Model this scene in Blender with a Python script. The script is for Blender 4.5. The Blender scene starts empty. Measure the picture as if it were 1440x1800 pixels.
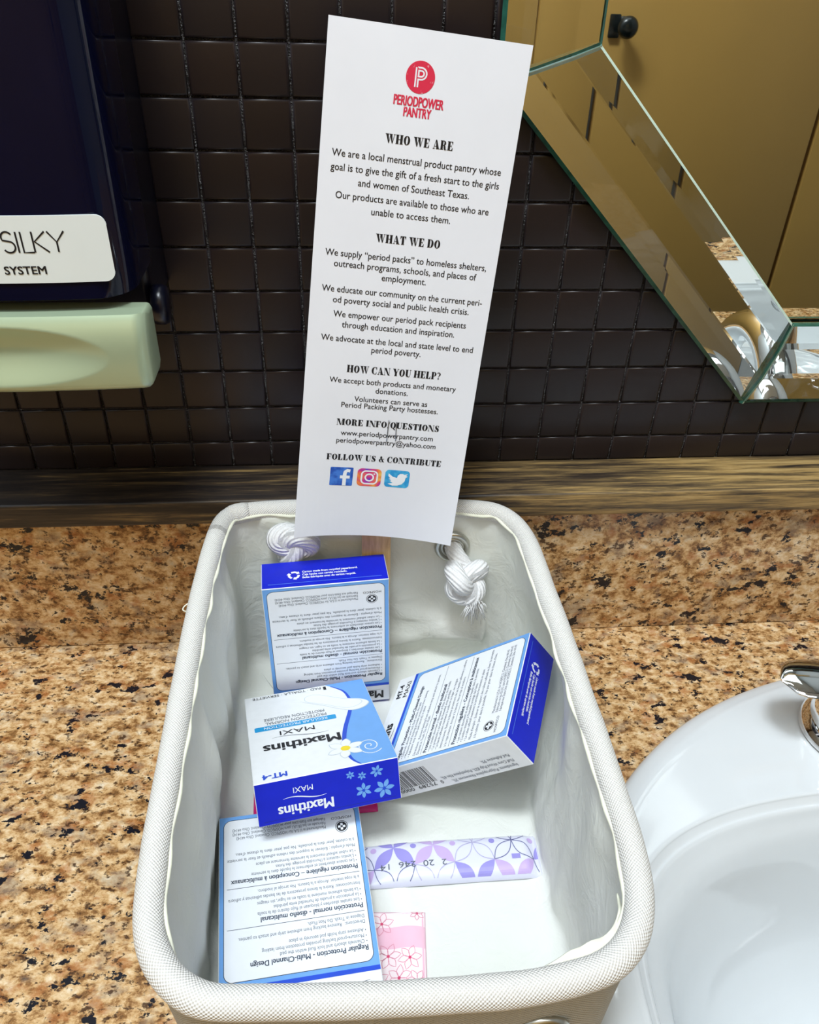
import bpy, bmesh, math, random
from mathutils import Vector, Matrix, Euler, noise

random.seed(7)
MM = 0.001
sc = bpy.context.scene
col = sc.collection

# ------------------------------------------------------------------ camera
cam_data = bpy.data.cameras.new('camera')
cam_data.sensor_fit = 'HORIZONTAL'
cam_data.sensor_width = 36.0
cam_data.lens = 36.0
cam_data.clip_start = 0.01
cam = bpy.data.objects.new('camera', cam_data)
col.objects.link(cam)
cam.location = (0.0746675, -0.4640882, 0.4323174)
cam.rotation_euler = (0.93597284, -0.02615286, -0.07402643)
sc.camera = cam

# ------------------------------------------------------------------ world, lights, exposure
world = bpy.data.worlds.new('world')
sc.world = world
world.use_nodes = True
world.node_tree.nodes['Background'].inputs[0].default_value = (0.80, 0.90, 1.0, 1)
world.node_tree.nodes['Background'].inputs[1].default_value = 0.05

def area_light(name, loc, target, sx, sy, watts, color=(1, 1, 1)):
    d = bpy.data.lights.new(name, 'AREA')
    d.shape = 'RECTANGLE'
    d.size, d.size_y, d.energy, d.color = sx, sy, watts, color
    o = bpy.data.objects.new(name, d)
    col.objects.link(o)
    o.location = loc
    o.rotation_euler = (Vector(target) - Vector(loc)).to_track_quat('-Z', 'Y').to_euler()
    return o

LC = (0.86, 0.94, 1.0)
area_light('ceiling_lamp_near', (-0.06, -0.60, 1.72), (-0.06, -0.60, 0.0), 0.26, 0.20, 8.5, LC)
area_light('fill_light_bar', (-0.28, -0.50, 1.72), (-0.28, -0.50, 0.0), 1.10, 0.14, 8.0, LC)  # added fill, no real fixture: spreads overhead light sideways onto the basket walls
area_light('fill_light_panel', (0.15, -0.98, 1.72), (0.15, -0.98, 0.0), 1.9, 0.45, 5.0, LC)  # added soft fill from the front for the label, lever and partitions

sc.view_settings.view_transform = 'Standard'
sc.view_settings.look = 'None'
sc.view_settings.gamma = 1.0
sc.view_settings.use_curve_mapping = False
sc.view_settings.exposure = 0.82

# ------------------------------------------------------------------ material helpers
MATS = {}
def srgb(r, g, b):
    f = lambda c: (c / 255 / 12.92) if c / 255 <= 0.04045 else ((c / 255 + 0.055) / 1.055) ** 2.4
    return (f(r), f(g), f(b), 1.0)

class NT:
    def __init__(self, name):
        self.m = bpy.data.materials.new(name)
        self.m.use_nodes = True
        self.t = self.m.node_tree
        self.b = self.t.nodes['Principled BSDF']
        MATS[name] = self.m
    def n(self, kind, **kw):
        nd = self.t.nodes.new(kind)
        for k, v in kw.items():
            setattr(nd, k, v)
        return nd
    def l(self, a, b):
        self.t.links.new(a, b)
    def coords(self, kind='Object', scale=(1, 1, 1)):
        tc = self.n('ShaderNodeTexCoord')
        mp = self.n('ShaderNodeMapping')
        mp.inputs['Scale'].default_value = scale
        self.l(tc.outputs[kind], mp.inputs['Vector'])
        return mp.outputs['Vector']
    def noise(self, vec, scale, detail=3, rough=0.55, dist=0.0):
        nd = self.n('ShaderNodeTexNoise')
        nd.inputs['Scale'].default_value = scale
        nd.inputs['Detail'].default_value = detail
        nd.inputs['Roughness'].default_value = rough
        nd.inputs['Distortion'].default_value = dist
        self.l(vec, nd.inputs['Vector'])
        return nd.outputs['Fac']
    def ramp(self, fac, stops, interp='LINEAR'):
        r = self.n('ShaderNodeValToRGB')
        r.color_ramp.interpolation = interp
        e = r.color_ramp.elements
        while len(e) < len(stops):
            e.new(0.5)
        for i, (p, c) in enumerate(stops):
            e[i].position = p
            e[i].color = c if len(c) == 4 else (*c, 1)
        self.l(fac, r.inputs['Fac'])
        return r.outputs['Color']
    def mix(self, fac, a, b, mode='MIX'):
        m = self.n('ShaderNodeMix', data_type='RGBA', blend_type=mode)
        for sock, v in ((m.inputs[0], fac), (m.inputs[6], a), (m.inputs[7], b)):
            if isinstance(v, (int, float)):
                sock.default_value = v
            elif isinstance(v, tuple):
                sock.default_value = v
            else:
                self.l(v, sock)
        return m.outputs[2]
    def bump(self, h, strength, dist=0.001):
        bp = self.n('ShaderNodeBump')
        bp.inputs['Strength'].default_value = strength
        bp.inputs['Distance'].default_value = dist
        self.l(h, bp.inputs['Height'])
        self.l(bp.outputs['Normal'], self.b.inputs['Normal'])
        return bp
    def set(self, **kw):
        for k, v in kw.items():
            s = self.b.inputs[k.replace('_', ' ')]
            if hasattr(v, 'is_linked'):
                self.l(v, s)
            else:
                s.default_value = v
        return self.m

def plain(name, c, rough=0.5, var=0.06, scale=120, metallic=0.0, spec=0.5, bump=0.0):
    """a procedural material: one colour with faint noise in it"""
    t = NT(name)
    v = t.coords()
    n = t.noise(v, scale, 3)
    lo = tuple(x * (1 - var) for x in c[:3]) + (1,)
    hi = tuple(min(1, x * (1 + var)) for x in c[:3]) + (1,)
    t.set(Base_Color=t.ramp(n, [(0.3, lo), (0.7, hi)]), Roughness=rough, Metallic=metallic, Specular_IOR_Level=spec)
    if bump:
        t.bump(n, bump, 0.0005)
    return t.m

# ------------------------------------------------------------------ mesh helpers (all lengths in millimetres)
def link(name, me, parent=None, mats=()):
    o = bpy.data.objects.new(name, me)
    col.objects.link(o)
    for m in mats:
        me.materials.append(m)
    if parent is not None:
        o.parent = parent
    return o

def mesh_obj(name, verts, faces, mats, parent=None, mi=None, smooth=False, uvs=None):
    me = bpy.data.meshes.new(name)
    me.from_pydata([(v[0] * MM, v[1] * MM, v[2] * MM) for v in verts], [], faces)
    if not isinstance(mats, (list, tuple)):
        mats = [mats]
    o = link(name, me, parent, mats)
    if mi:
        me.polygons.foreach_set('material_index', mi)
    if smooth:
        me.polygons.foreach_set('use_smooth', [True] * len(me.polygons))
    if uvs:
        uv = me.uv_layers.new(name='UVMap')
        for lp in me.loops:
            uv.data[lp.index].uv = uvs[lp.vertex_index]
    me.update()
    return o

def empty(name, loc=(0, 0, 0), rot=(0, 0, 0)):
    o = bpy.data.objects.new(name, None)
    o.empty_display_size = 0.02
    col.objects.link(o)
    o.location = [c * MM for c in loc]
    o.rotation_euler = rot
    return o

def tag(o, label=None, cat=None, group=None, kind=None):
    if label: o['label'] = label
    if cat: o['category'] = cat
    if group: o['group'] = group
    if kind: o['kind'] = kind
    return o

def box_geo(x0, x1, y0, y1, z0, z1):
    v = [(x0, y0, z0), (x1, y0, z0), (x1, y1, z0), (x0, y1, z0), (x0, y0, z1), (x1, y0, z1), (x1, y1, z1), (x0, y1, z1)]
    f = [(0, 3, 2, 1), (4, 5, 6, 7), (0, 1, 5, 4), (1, 2, 6, 5), (2, 3, 7, 6), (3, 0, 4, 7)]
    return v, f

def bevel_box(name, dims, mats, parent=None, r=1.0, seg=2, smooth=True):
    x0, x1, y0, y1, z0, z1 = dims
    v, f = box_geo(x0, x1, y0, y1, z0, z1)
    bm = bmesh.new()
    vs = [bm.verts.new([c * MM for c in p]) for p in v]
    for q in f:
        bm.faces.new([vs[i] for i in q])
    bmesh.ops.bevel(bm, geom=bm.edges[:], offset=r * MM, segments=seg, profile=0.5, affect='EDGES')
    me = bpy.data.meshes.new(name)
    bm.to_mesh(me)
    bm.free()
    o = link(name, me, parent, mats if isinstance(mats, (list, tuple)) else [mats])
    if smooth:
        shade(o)
    return o

def shade(o, angle=35):
    me = o.data
    me.polygons.foreach_set('use_smooth', [True] * len(me.polygons))
    bm = bmesh.new()
    bm.from_mesh(me)
    lim = math.radians(angle)
    for e in bm.edges:
        if len(e.link_faces) == 2 and e.calc_face_angle(0) > lim:
            e.smooth = False
    bm.to_mesh(me)
    bm.free()

def tube_geo(path, rad, n=12, closed=False, squash=None):
    P = [Vector(p) for p in path]
    m = len(P)
    R = rad if isinstance(rad, (list, tuple)) else [rad] * m
    T = []
    for i in range(m):
        a = P[(i - 1) % m] if (closed or i > 0) else P[0]
        b = P[(i + 1) % m] if (closed or i < m - 1) else P[-1]
        T.append((b - a).normalized())
    up = Vector((0, 0, 1)) if abs(T[0].z) < 0.9 else Vector((0, 1, 0))
    N = (up - T[0] * up.dot(T[0])).normalized()
    verts, uvs = [], []
    L = 0.0
    for i in range(m):
        if i:
            N = (N - T[i] * N.dot(T[i])).normalized()
            L += (P[i] - P[i - 1]).length
        B = T[i].cross(N)
        for k in range(n):
            a = 2 * math.pi * k / n + math.pi
            ca, sa = math.cos(a), math.sin(a)
            if squash:
                ca *= squash
            verts.append(tuple(P[i] + (N * ca + B * sa) * R[i]))
            uvs.append((L, k / n * 2 * math.pi * R[i]))
    faces = []
    for i in range(m if closed else m - 1):
        j = (i + 1) % m
        for k in range(n):
            k2 = (k + 1) % n
            faces.append((i * n + k, i * n + k2, j * n + k2, j * n + k))
    if not closed:
        faces.append(tuple(range(n - 1, -1, -1)))
        faces.append(tuple((m - 1) * n + k for k in range(n)))
    return verts, faces, uvs

def tube(name, path, rad, mat, parent=None, n=12, closed=False, squash=None):
    v, f, uv = tube_geo(path, rad, n, closed, squash)
    return mesh_obj(name, v, f, mat, parent, smooth=True, uvs=uv)

def join_geo(parts):
    V, F = [], []
    for v, f in parts:
        b = len(V)
        V += list(v)
        F += [tuple(i + b for i in q) for q in f]
    return V, F

def lathe_geo(prof, n=40, cx=0, cy=0):
    V, F = [], []
    for r, z in prof:
        for k in range(n):
            a = 2 * math.pi * k / n
            V.append((cx + r * math.cos(a), cy + r * math.sin(a), z))
    for i in range(len(prof) - 1):
        for k in range(n):
            k2 = (k + 1) % n
            F.append((i * n + k, i * n + k2, (i + 1) * n + k2, (i + 1) * n + k))
    F.append(tuple(range(n - 1, -1, -1)))
    F.append(tuple((len(prof) - 1) * n + k for k in range(n)))
    return V, F

def catmull(pts, n, closed=False):
    P = [Vector(p) for p in pts]
    m = len(P)
    out = []
    for i in range(m if closed else m - 1):
        g = (lambda k: P[k % m]) if closed else (lambda k: P[max(0, min(m - 1, k))])
        p0, p1, p2, p3 = g(i - 1), g(i), g(i + 1), g(i + 2)
        for s in range(n):
            t = s / n
            out.append(0.5 * ((2 * p1) + (p2 - p0) * t + (2 * p0 - 5 * p1 + 4 * p2 - p3) * t * t + (3 * p1 - p0 - 3 * p2 + p3) * t ** 3))
    if not closed:
        out.append(P[-1])
    return out

def resample(pts, n, closed=True):
    P = [Vector(p) for p in pts]
    if closed:
        P = P + [P[0]]
    L = [0]
    for a, b in zip(P, P[1:]):
        L.append(L[-1] + (b - a).length)
    out = []
    k = 0
    cnt = n if closed else n - 1
    for i in range(n):
        d = L[-1] * i / cnt
        while k < len(L) - 2 and L[k + 1] < d:
            k += 1
        t = (d - L[k]) / max(1e-9, L[k + 1] - L[k])
        out.append(P[k].lerp(P[k + 1], t))
    return out

# ------------------------------------------------------------------ flat print: 2D shapes and lettering
_text_cache = {}
def text2d(body, bold=0.0):
    """verts, faces of a string, cap height 1, baseline 0, starting at x = 0"""
    key = (body, bold)
    if key not in _text_cache:
        cu = bpy.data.curves.new('tmp', 'FONT')
        cu.body = body
        cu.resolution_u = 3
        ob = bpy.data.objects.new('tmp', cu)
        me = bpy.data.meshes.new_from_object(ob)
        vs = [(v.co.x, v.co.y) for v in me.vertices]
        fs = [tuple(p.vertices) for p in me.polygons]
        bpy.data.objects.remove(ob)
        bpy.data.meshes.remove(me)
        bpy.data.curves.remove(cu)
        x0 = min(v[0] for v in vs)
        _text_cache[key] = ([((v[0] - x0) / CAP, v[1] / CAP) for v in vs], fs)
    return _text_cache[key]
CAP = 1.0
CAP = max(v[1] for v in text2d('H')[0])
_text_cache.clear()

def arc(cx, cy, rx, ry, a0, a1, n=16):
    return [(cx + rx * math.cos(math.radians(a0 + (a1 - a0) * i / n)), cy + ry * math.sin(math.radians(a0 + (a1 - a0) * i / n))) for i in range(n + 1)]

def clip(pts, x0, x1, y0, y1):
    """Sutherland-Hodgman against a rectangle"""
    for ax, lim, sgn in ((0, x0, 1), (0, x1, -1), (1, y0, 1), (1, y1, -1)):
        out = []
        for i in range(len(pts)):
            a, b = pts[i - 1], pts[i]
            ia, ib = (a[ax] - lim) * sgn >= 0, (b[ax] - lim) * sgn >= 0
            if ia != ib:
                t = (lim - a[ax]) / (b[ax] - a[ax])
                out.append((a[0] + (b[0] - a[0]) * t, a[1] + (b[1] - a[1]) * t))
            if ib:
                out.append(b)
        pts = out
        if not pts:
            return []
    return pts

class Print:
    """collects flat coloured shapes in 2D (mm), each on its own thin ink layer"""
    def __init__(self):
        self.V, self.F, self.M, self.mats, self.tg = [], [], [], [], []
    def _m(self, mat):
        if mat not in self.mats:
            self.mats.append(mat)
        return self.mats.index(mat)
    def poly(self, pts, mat, z=0.1):
        a = sum(p[0] * q[1] - q[0] * p[1] for p, q in zip(pts, pts[1:] + pts[:1]))
        if a < 0:
            pts = pts[::-1]
        b = len(self.V)
        self.V += [(p[0], p[1], z) for p in pts]
        self.F.append(tuple(range(b, b + len(pts))))
        self.M.append(self._m(mat))
    def raw(self, vs, fs, mat, z):
        b = len(self.V)
        self.V += [(p[0], p[1], z) for p in vs]
        self.F += [tuple(i + b for i in f) for f in fs]
        self.M += [self._m(mat)] * len(fs)
    def rect(self, x0, y0, x1, y1, mat, z=0.1):
        self.poly([(x0, y0), (x1, y0), (x1, y1), (x0, y1)], mat, z)
    def rrect(self, x0, y0, x1, y1, r, mat, z=0.1):
        p = arc(x1 - r, y1 - r, r, r, 0, 90, 8) + arc(x0 + r, y1 - r, r, r, 90, 180, 8) + arc(x0 + r, y0 + r, r, r, 180, 270, 8) + arc(x1 - r, y0 + r, r, r, 270, 360, 8)
        self.poly(p, mat, z)
    def sliced(self, pts, mat, z=0.1, step=1.5):
        xs_ = [q[0] for q in pts]; ys_ = [q[1] for q in pts]
        x0_, x1_, y0_, y1_ = min(xs_), max(xs_), min(ys_), max(ys_)
        for a in range(int((x1_ - x0_) / step) + 1):
            s1 = clip(pts, x0_ + a * step, x0_ + (a + 1) * step, y0_, y1_)
            if len(s1) < 3: continue
            for b in range(int((y1_ - y0_) / step) + 1):
                s2 = clip(s1, x0_, x1_, y0_ + b * step, y0_ + (b + 1) * step)
                if len(s2) >= 3: self.poly(s2, mat, z)
    def ell(self, cx, cy, rx, ry, mat, z=0.1, rot=0, n=24):
        c, s = math.cos(rot), math.sin(rot)
        p = [(cx + x * c - y * s, cy + x * s + y * c) for x, y in arc(0, 0, rx, ry, 0, 360, n)[:-1]]
        self.poly(p, mat, z)
    def petal(self, cx, cy, ang, r0, r1, w, mat, z=0.1, n=8):
        """pointed petal from radius r0 to r1 along ang"""
        c, s = math.cos(ang), math.sin(ang)
        up = [(r0 + (r1 - r0) * i / n, w * math.sin(math.pi * i / n) ** 0.8) for i in range(n + 1)]
        pts = up + [(x, -y) for x, y in up[-2:0:-1]]
        self.poly([(cx + x * c - y * s, cy + x * s + y * c) for x, y in pts], mat, z)
    def stroke(self, pts, w, mat, z=0.15, closed=False):
        m = len(pts)
        Ls, Rs = [], []
        for i in range(m):
            a = pts[(i - 1) % m] if (closed or i) else pts[0]
            b = pts[(i + 1) % m] if (closed or i < m - 1) else pts[-1]
            dx, dy = b[0] - a[0], b[1] - a[1]
            l = math.hypot(dx, dy) or 1
            ww = w[i] if isinstance(w, (list, tuple)) else w
            nx, ny = -dy / l * ww / 2, dx / l * ww / 2
            Ls.append((pts[i][0] + nx, pts[i][1] + ny))
            Rs.append((pts[i][0] - nx, pts[i][1] - ny))
        vs = Ls + Rs
        fs = []
        for i in range(m if closed else m - 1):
            j = (i + 1) % m
            fs.append((i, m + i, m + j, j))
        self.raw(vs, fs, mat, z)
    def text(self, body, x, y, cap, mat, width=None, bold=0.0, z=0.2, align='L', rot=0.0, slant=0.0):
        vs, fs = text2d(body, bold)
        w0 = max(v[0] for v in vs)
        sx = width / w0 if width else cap
        off = {'L': 0, 'C': -w0 * sx / 2, 'R': -w0 * sx}[align]
        c, s = math.cos(rot), math.sin(rot)
        out = []
        for vx, vy in vs:
            px, py = vx * sx + off + slant * vy * cap, vy * cap
            out.append((px, py))
        self.tg.append(len(self.F))
        b_ = bold * cap
        if bold < 0.001: offs_ = [(0, 0)]
        elif bold < 0.02: offs_ = [(-b_, 0), (b_, 0)]
        else: offs_ = [(-b_, -b_ * .4), (0, b_ * .4), (b_, -b_ * .4), (b_, b_ * .4), (-b_, b_ * .4)]
        for zi, (ox, oy) in enumerate(offs_):      # overprinted a hair apart for a heavier face
            self.raw([(x + (px + ox) * c - (py + oy) * s, y + (px + ox) * s + (py + oy) * c) for px, py in out], fs, mat, z + 0.012 * zi)
    def build(self, name, fn, parent, smooth=False):
        return mesh_obj(name, [fn(*v) for v in self.V], self.F, self.mats, parent, mi=self.M)

def build_lines(pr, name, fn, parent):
    """every printed line of lettering becomes a mesh of its own"""
    for a, b in zip(pr.tg, pr.tg[1:] + [len(pr.F)]):
        F = pr.F[a:b]
        lo = min(min(f) for f in F); hi = max(max(f) for f in F) + 1
        mesh_obj(name, [fn(*v) for v in pr.V[lo:hi]], [tuple(i - lo for i in f) for f in F], [pr.mats[pr.M[a]]], parent)

# fat-face capitals for the card's headings: (list of polygons, advance), cap height 1
def fat_glyphs():
    G = {}
    T, W = 0.06, 0.34
    def R(x0, y0, x1, y1): return [(x0, y0), (x1, y0), (x1, y1), (x0, y1)]
    def stem(x, w=W, s=0.07): return [R(x, 0, x + w, 1), R(x - s, 0, x + w + s, T), R(x - s, 1 - T, x + w + s, 1)]
    def hair(x, s=0.1): return [R(x, 0, x + 0.06, 1), R(x - s, 0, x + 0.06 + s, T), R(x - s, 1 - T, x + 0.06 + s, 1)]
    def bowl(x, y0, y1, rx, t=0.3, a0=-90, a1=90):
        cy, ry = (y0 + y1) / 2, (y1 - y0) / 2
        o = arc(x, cy, rx, ry, a0, a1, 14)
        i = arc(x, cy, max(0.02, rx - t), ry - T, a0, a1, 14)
        return [[o[k], o[k + 1], i[k + 1], i[k]] for k in range(14)]
    G['H'] = (stem(0.08) + stem(0.68) + [R(0.4, 0.47, 0.7, 0.53)], 1.12)
    G['I'] = (stem(0.08), 0.52)
    G['E'] = (stem(0.08) + [R(0.4, 0, 0.8, T), R(0.4, 1 - T, 0.8, 1), R(0.4, 0.47, 0.62, 0.53), [(0.8, 0), (0.8, 0.34), (0.76, 0.34), (0.6, 0.05)], [(0.8, 1), (0.8, 0.68), (0.76, 0.68), (0.6, 0.95)], R(0.58, 0.36, 0.63, 0.64)], 0.9)
    G['F'] = (stem(0.08) + [R(0.4, 1 - T, 0.8, 1), R(0.4, 0.47, 0.62, 0.53), [(0.8, 1), (0.8, 0.66), (0.76, 0.66), (0.6, 0.95)], R(0.58, 0.36, 0.63, 0.64)], 0.86)
    G['L'] = (stem(0.08) + [R(0.4, 0, 0.8, T), [(0.8, 0), (0.8, 0.4), (0.76, 0.4), (0.58, 0.05)]], 0.88)
    G['T'] = (stem(0.28) + [R(0.02, 1 - T, 0.9, 1), [(0.02, 1), (0.02, 0.64), (0.06, 0.64), (0.24, 0.95)], [(0.9, 1), (0.9, 0.64), (0.86, 0.64), (0.68, 0.95)]], 0.94)
    G['O'] = (bowl(0.5, 0, 1, 0.47, 0.32) + [[(1 - a, b) for a, b in q] for q in bowl(0.5, 0, 1, 0.47, 0.32)], 1.02)
    G['Q'] = (G['O'][0] + [[(0.45, 0.05), (0.62, 0.1), (0.95, -0.22), (0.75, -0.24)]], 1.02)
    G['C'] = ([[(0.98 - a, b) for a, b in q] for q in bowl(0.5, 0, 1, 0.47, 0.32)] + [R(0.48, 1 - T, 0.74, 1), R(0.48, 0, 0.8, T), [(0.86, 1), (0.86, 0.62), (0.82, 0.62), (0.66, 0.96)], [(0.88, 0.34), (0.83, 0.34), (0.66, 0), (0.78, 0.02)]], 0.96)
    G['D'] = (stem(0.08) + [R(0.3, 0, 0.5, T), R(0.3, 1 - T, 0.5, 1)] + bowl(0.5, 0, 1, 0.48, 0.33), 1.04)
    G['P'] = (stem(0.08) + [R(0.3, 1 - T, 0.5, 1), R(0.3, 0.42, 0.5, 0.48)] + bowl(0.5, 0.42, 1, 0.36, 0.27), 0.92)
    G['B'] = (stem(0.08) + [R(0.3, 1 - T, 0.5, 1), R(0.3, 0.5, 0.5, 0.55), R(0.3, 0, 0.5, T)] + bowl(0.5, 0.5, 1, 0.34, 0.27) + bowl(0.5, 0, 0.55, 0.4, 0.3), 0.98)
    G['R'] = (stem(0.08) + [R(0.3, 1 - T, 0.5, 1), R(0.3, 0.46, 0.5, 0.52)] + bowl(0.5, 0.46, 1, 0.34, 0.27) + [[(0.5, 0.5), (0.78, 0.44), (0.86, 0.06), (1.0, 0.05), (1.0, 0), (0.66, 0), (0.56, 0.1)]], 1.04)
    G['A'] = ([[(0.38, 1), (0.56, 1), (0.98, 0), (0.58, 0)], [(0.4, 1), (0.46, 1), (0.2, 0.02), (0.13, 0.02)], R(0.24, 0.26, 0.7, 0.32), R(0.02, 0, 0.34, T), R(0.5, 0, 1.06, T)], 1.06)
    G['W'] = ([[(0.06, 1), (0.44, 1), (0.62, 0), (0.48, 0)], [(0.78, 0.94), (0.72, 0.94), (0.52, 0), (0.6, 0)], [(0.6, 1), (0.98, 1), (1.12, 0), (1.0, 0)], [(1.36, 0.98), (1.3, 0.98), (1.03, 0), (1.12, 0)], R(0, 1 - T, 0.52, 1), R(0.56, 1 - T, 1.04, 1), R(1.18, 1 - T, 1.48, 1)], 1.5)
    G['Y'] = ([[(0.04, 1), (0.42, 1), (0.7, 0.45), (0.36, 0.4)], [(0.92, 0.96), (0.85, 0.96), (0.6, 0.42), (0.68, 0.42)], R(0.36, 0, 0.7, 0.48), R(0, 1 - T, 0.5, 1), R(0.74, 1 - T, 1.04, 1), R(0.28, 0, 0.78, T)], 1.04)
    G['U'] = ([R(0.08, 0.3, 0.42, 1), R(0, 1 - T, 0.5, 1), R(0.8, 0.3, 0.86, 1), R(0.7, 1 - T, 0.98, 1), [(0.08, 0.32), (0.42, 0.32), (0.46, 0.12), (0.56, 0.07), (0.5, 0), (0.3, 0.02), (0.14, 0.12)], [(0.86, 0.32), (0.8, 0.32), (0.74, 0.12), (0.56, 0.07), (0.5, 0), (0.68, 0.01), (0.8, 0.1)]], 1.0)
    G['N'] = (hair(0.1) + hair(0.88) + [[(0.04, 1), (0.4, 1), (0.94, 0), (0.72, 0)]], 1.06)
    G['M'] = (hair(0.1) + stem(0.96) + [[(0.06, 1), (0.42, 1), (0.76, 0), (0.58, 0)], [(0.98, 1), (1.04, 1), (0.74, 0), (0.66, 0)]], 1.4)
    G['S'] = ([[(0.08, 0.74), (0.12, 0.9), (0.26, 0.99), (0.42, 1), (0.56, 0.95), (0.36, 0.94), (0.3, 0.84), (0.4, 0.72), (0.7, 0.5), (0.78, 0.3), (0.72, 0.1), (0.56, 0.01), (0.38, 0), (0.24, 0.05), (0.44, 0.06), (0.5, 0.16), (0.42, 0.3), (0.14, 0.5)], [(0.7, 1), (0.7, 0.66), (0.66, 0.66), (0.48, 0.96), (0.56, 0.99)], [(0.08, 0), (0.08, 0.36), (0.12, 0.36), (0.34, 0.04), (0.26, 0.01)]], 0.84)
    G['?'] = (bowl(0.3, 0.42, 1, 0.34, 0.24, -60, 150) + [R(0.28, 0.26, 0.36, 0.5)] + [[(0.3 + 0.12 * math.cos(k * math.pi / 5), 0.1 + 0.1 * math.sin(k * math.pi / 5)) for k in range(10)]], 0.72)
    G['/'] = ([[(0.02, -0.05), (0.1, -0.05), (0.46, 1.05), (0.38, 1.05)]], 0.46)
    G['&'] = ([[(0.3, 0.9), (0.24, 0.72), (0.76, 0), (1.04, 0), (1.04, T), (0.96, T), (0.52, 0.68), (0.5, 0.9), (0.42, 1), (0.34, 0.98)]] + [[(0.74 - a, b) for a, b in q] for q in bowl(0.34, 0, 0.56, 0.34, 0.26)] + [[(0.5, 0.6), (0.62, 0.7), (0.6, 0.9), (0.5, 1), (0.4, 1), (0.46, 0.9), (0.5, 0.8)], R(0.64, 0.52, 0.98, 0.58), [(0.84, 0.55), (0.78, 0.55), (0.6, 0.12), (0.4, 0), (0.5, 0), (0.66, 0.08)], R(0.36, 0, 0.5, T)], 1.06)
    return G
FAT = fat_glyphs()

def fat_text(p, body, x0, x1, y, cap, mat, z=0.2):
    adv = sum(FAT[c][1] + 0.04 if c != ' ' else 0.42 for c in body)
    s = (x1 - x0) / adv
    x = x0
    for c in body:
        if c == ' ':
            x += 0.42 * s
            continue
        for qi, q in enumerate(FAT[c][0]):
            p.poly([(x + a * s, y + b * cap) for a, b in q], mat, z + 0.004 * qi)
        x += (FAT[c][1] + 0.04) * s

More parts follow.
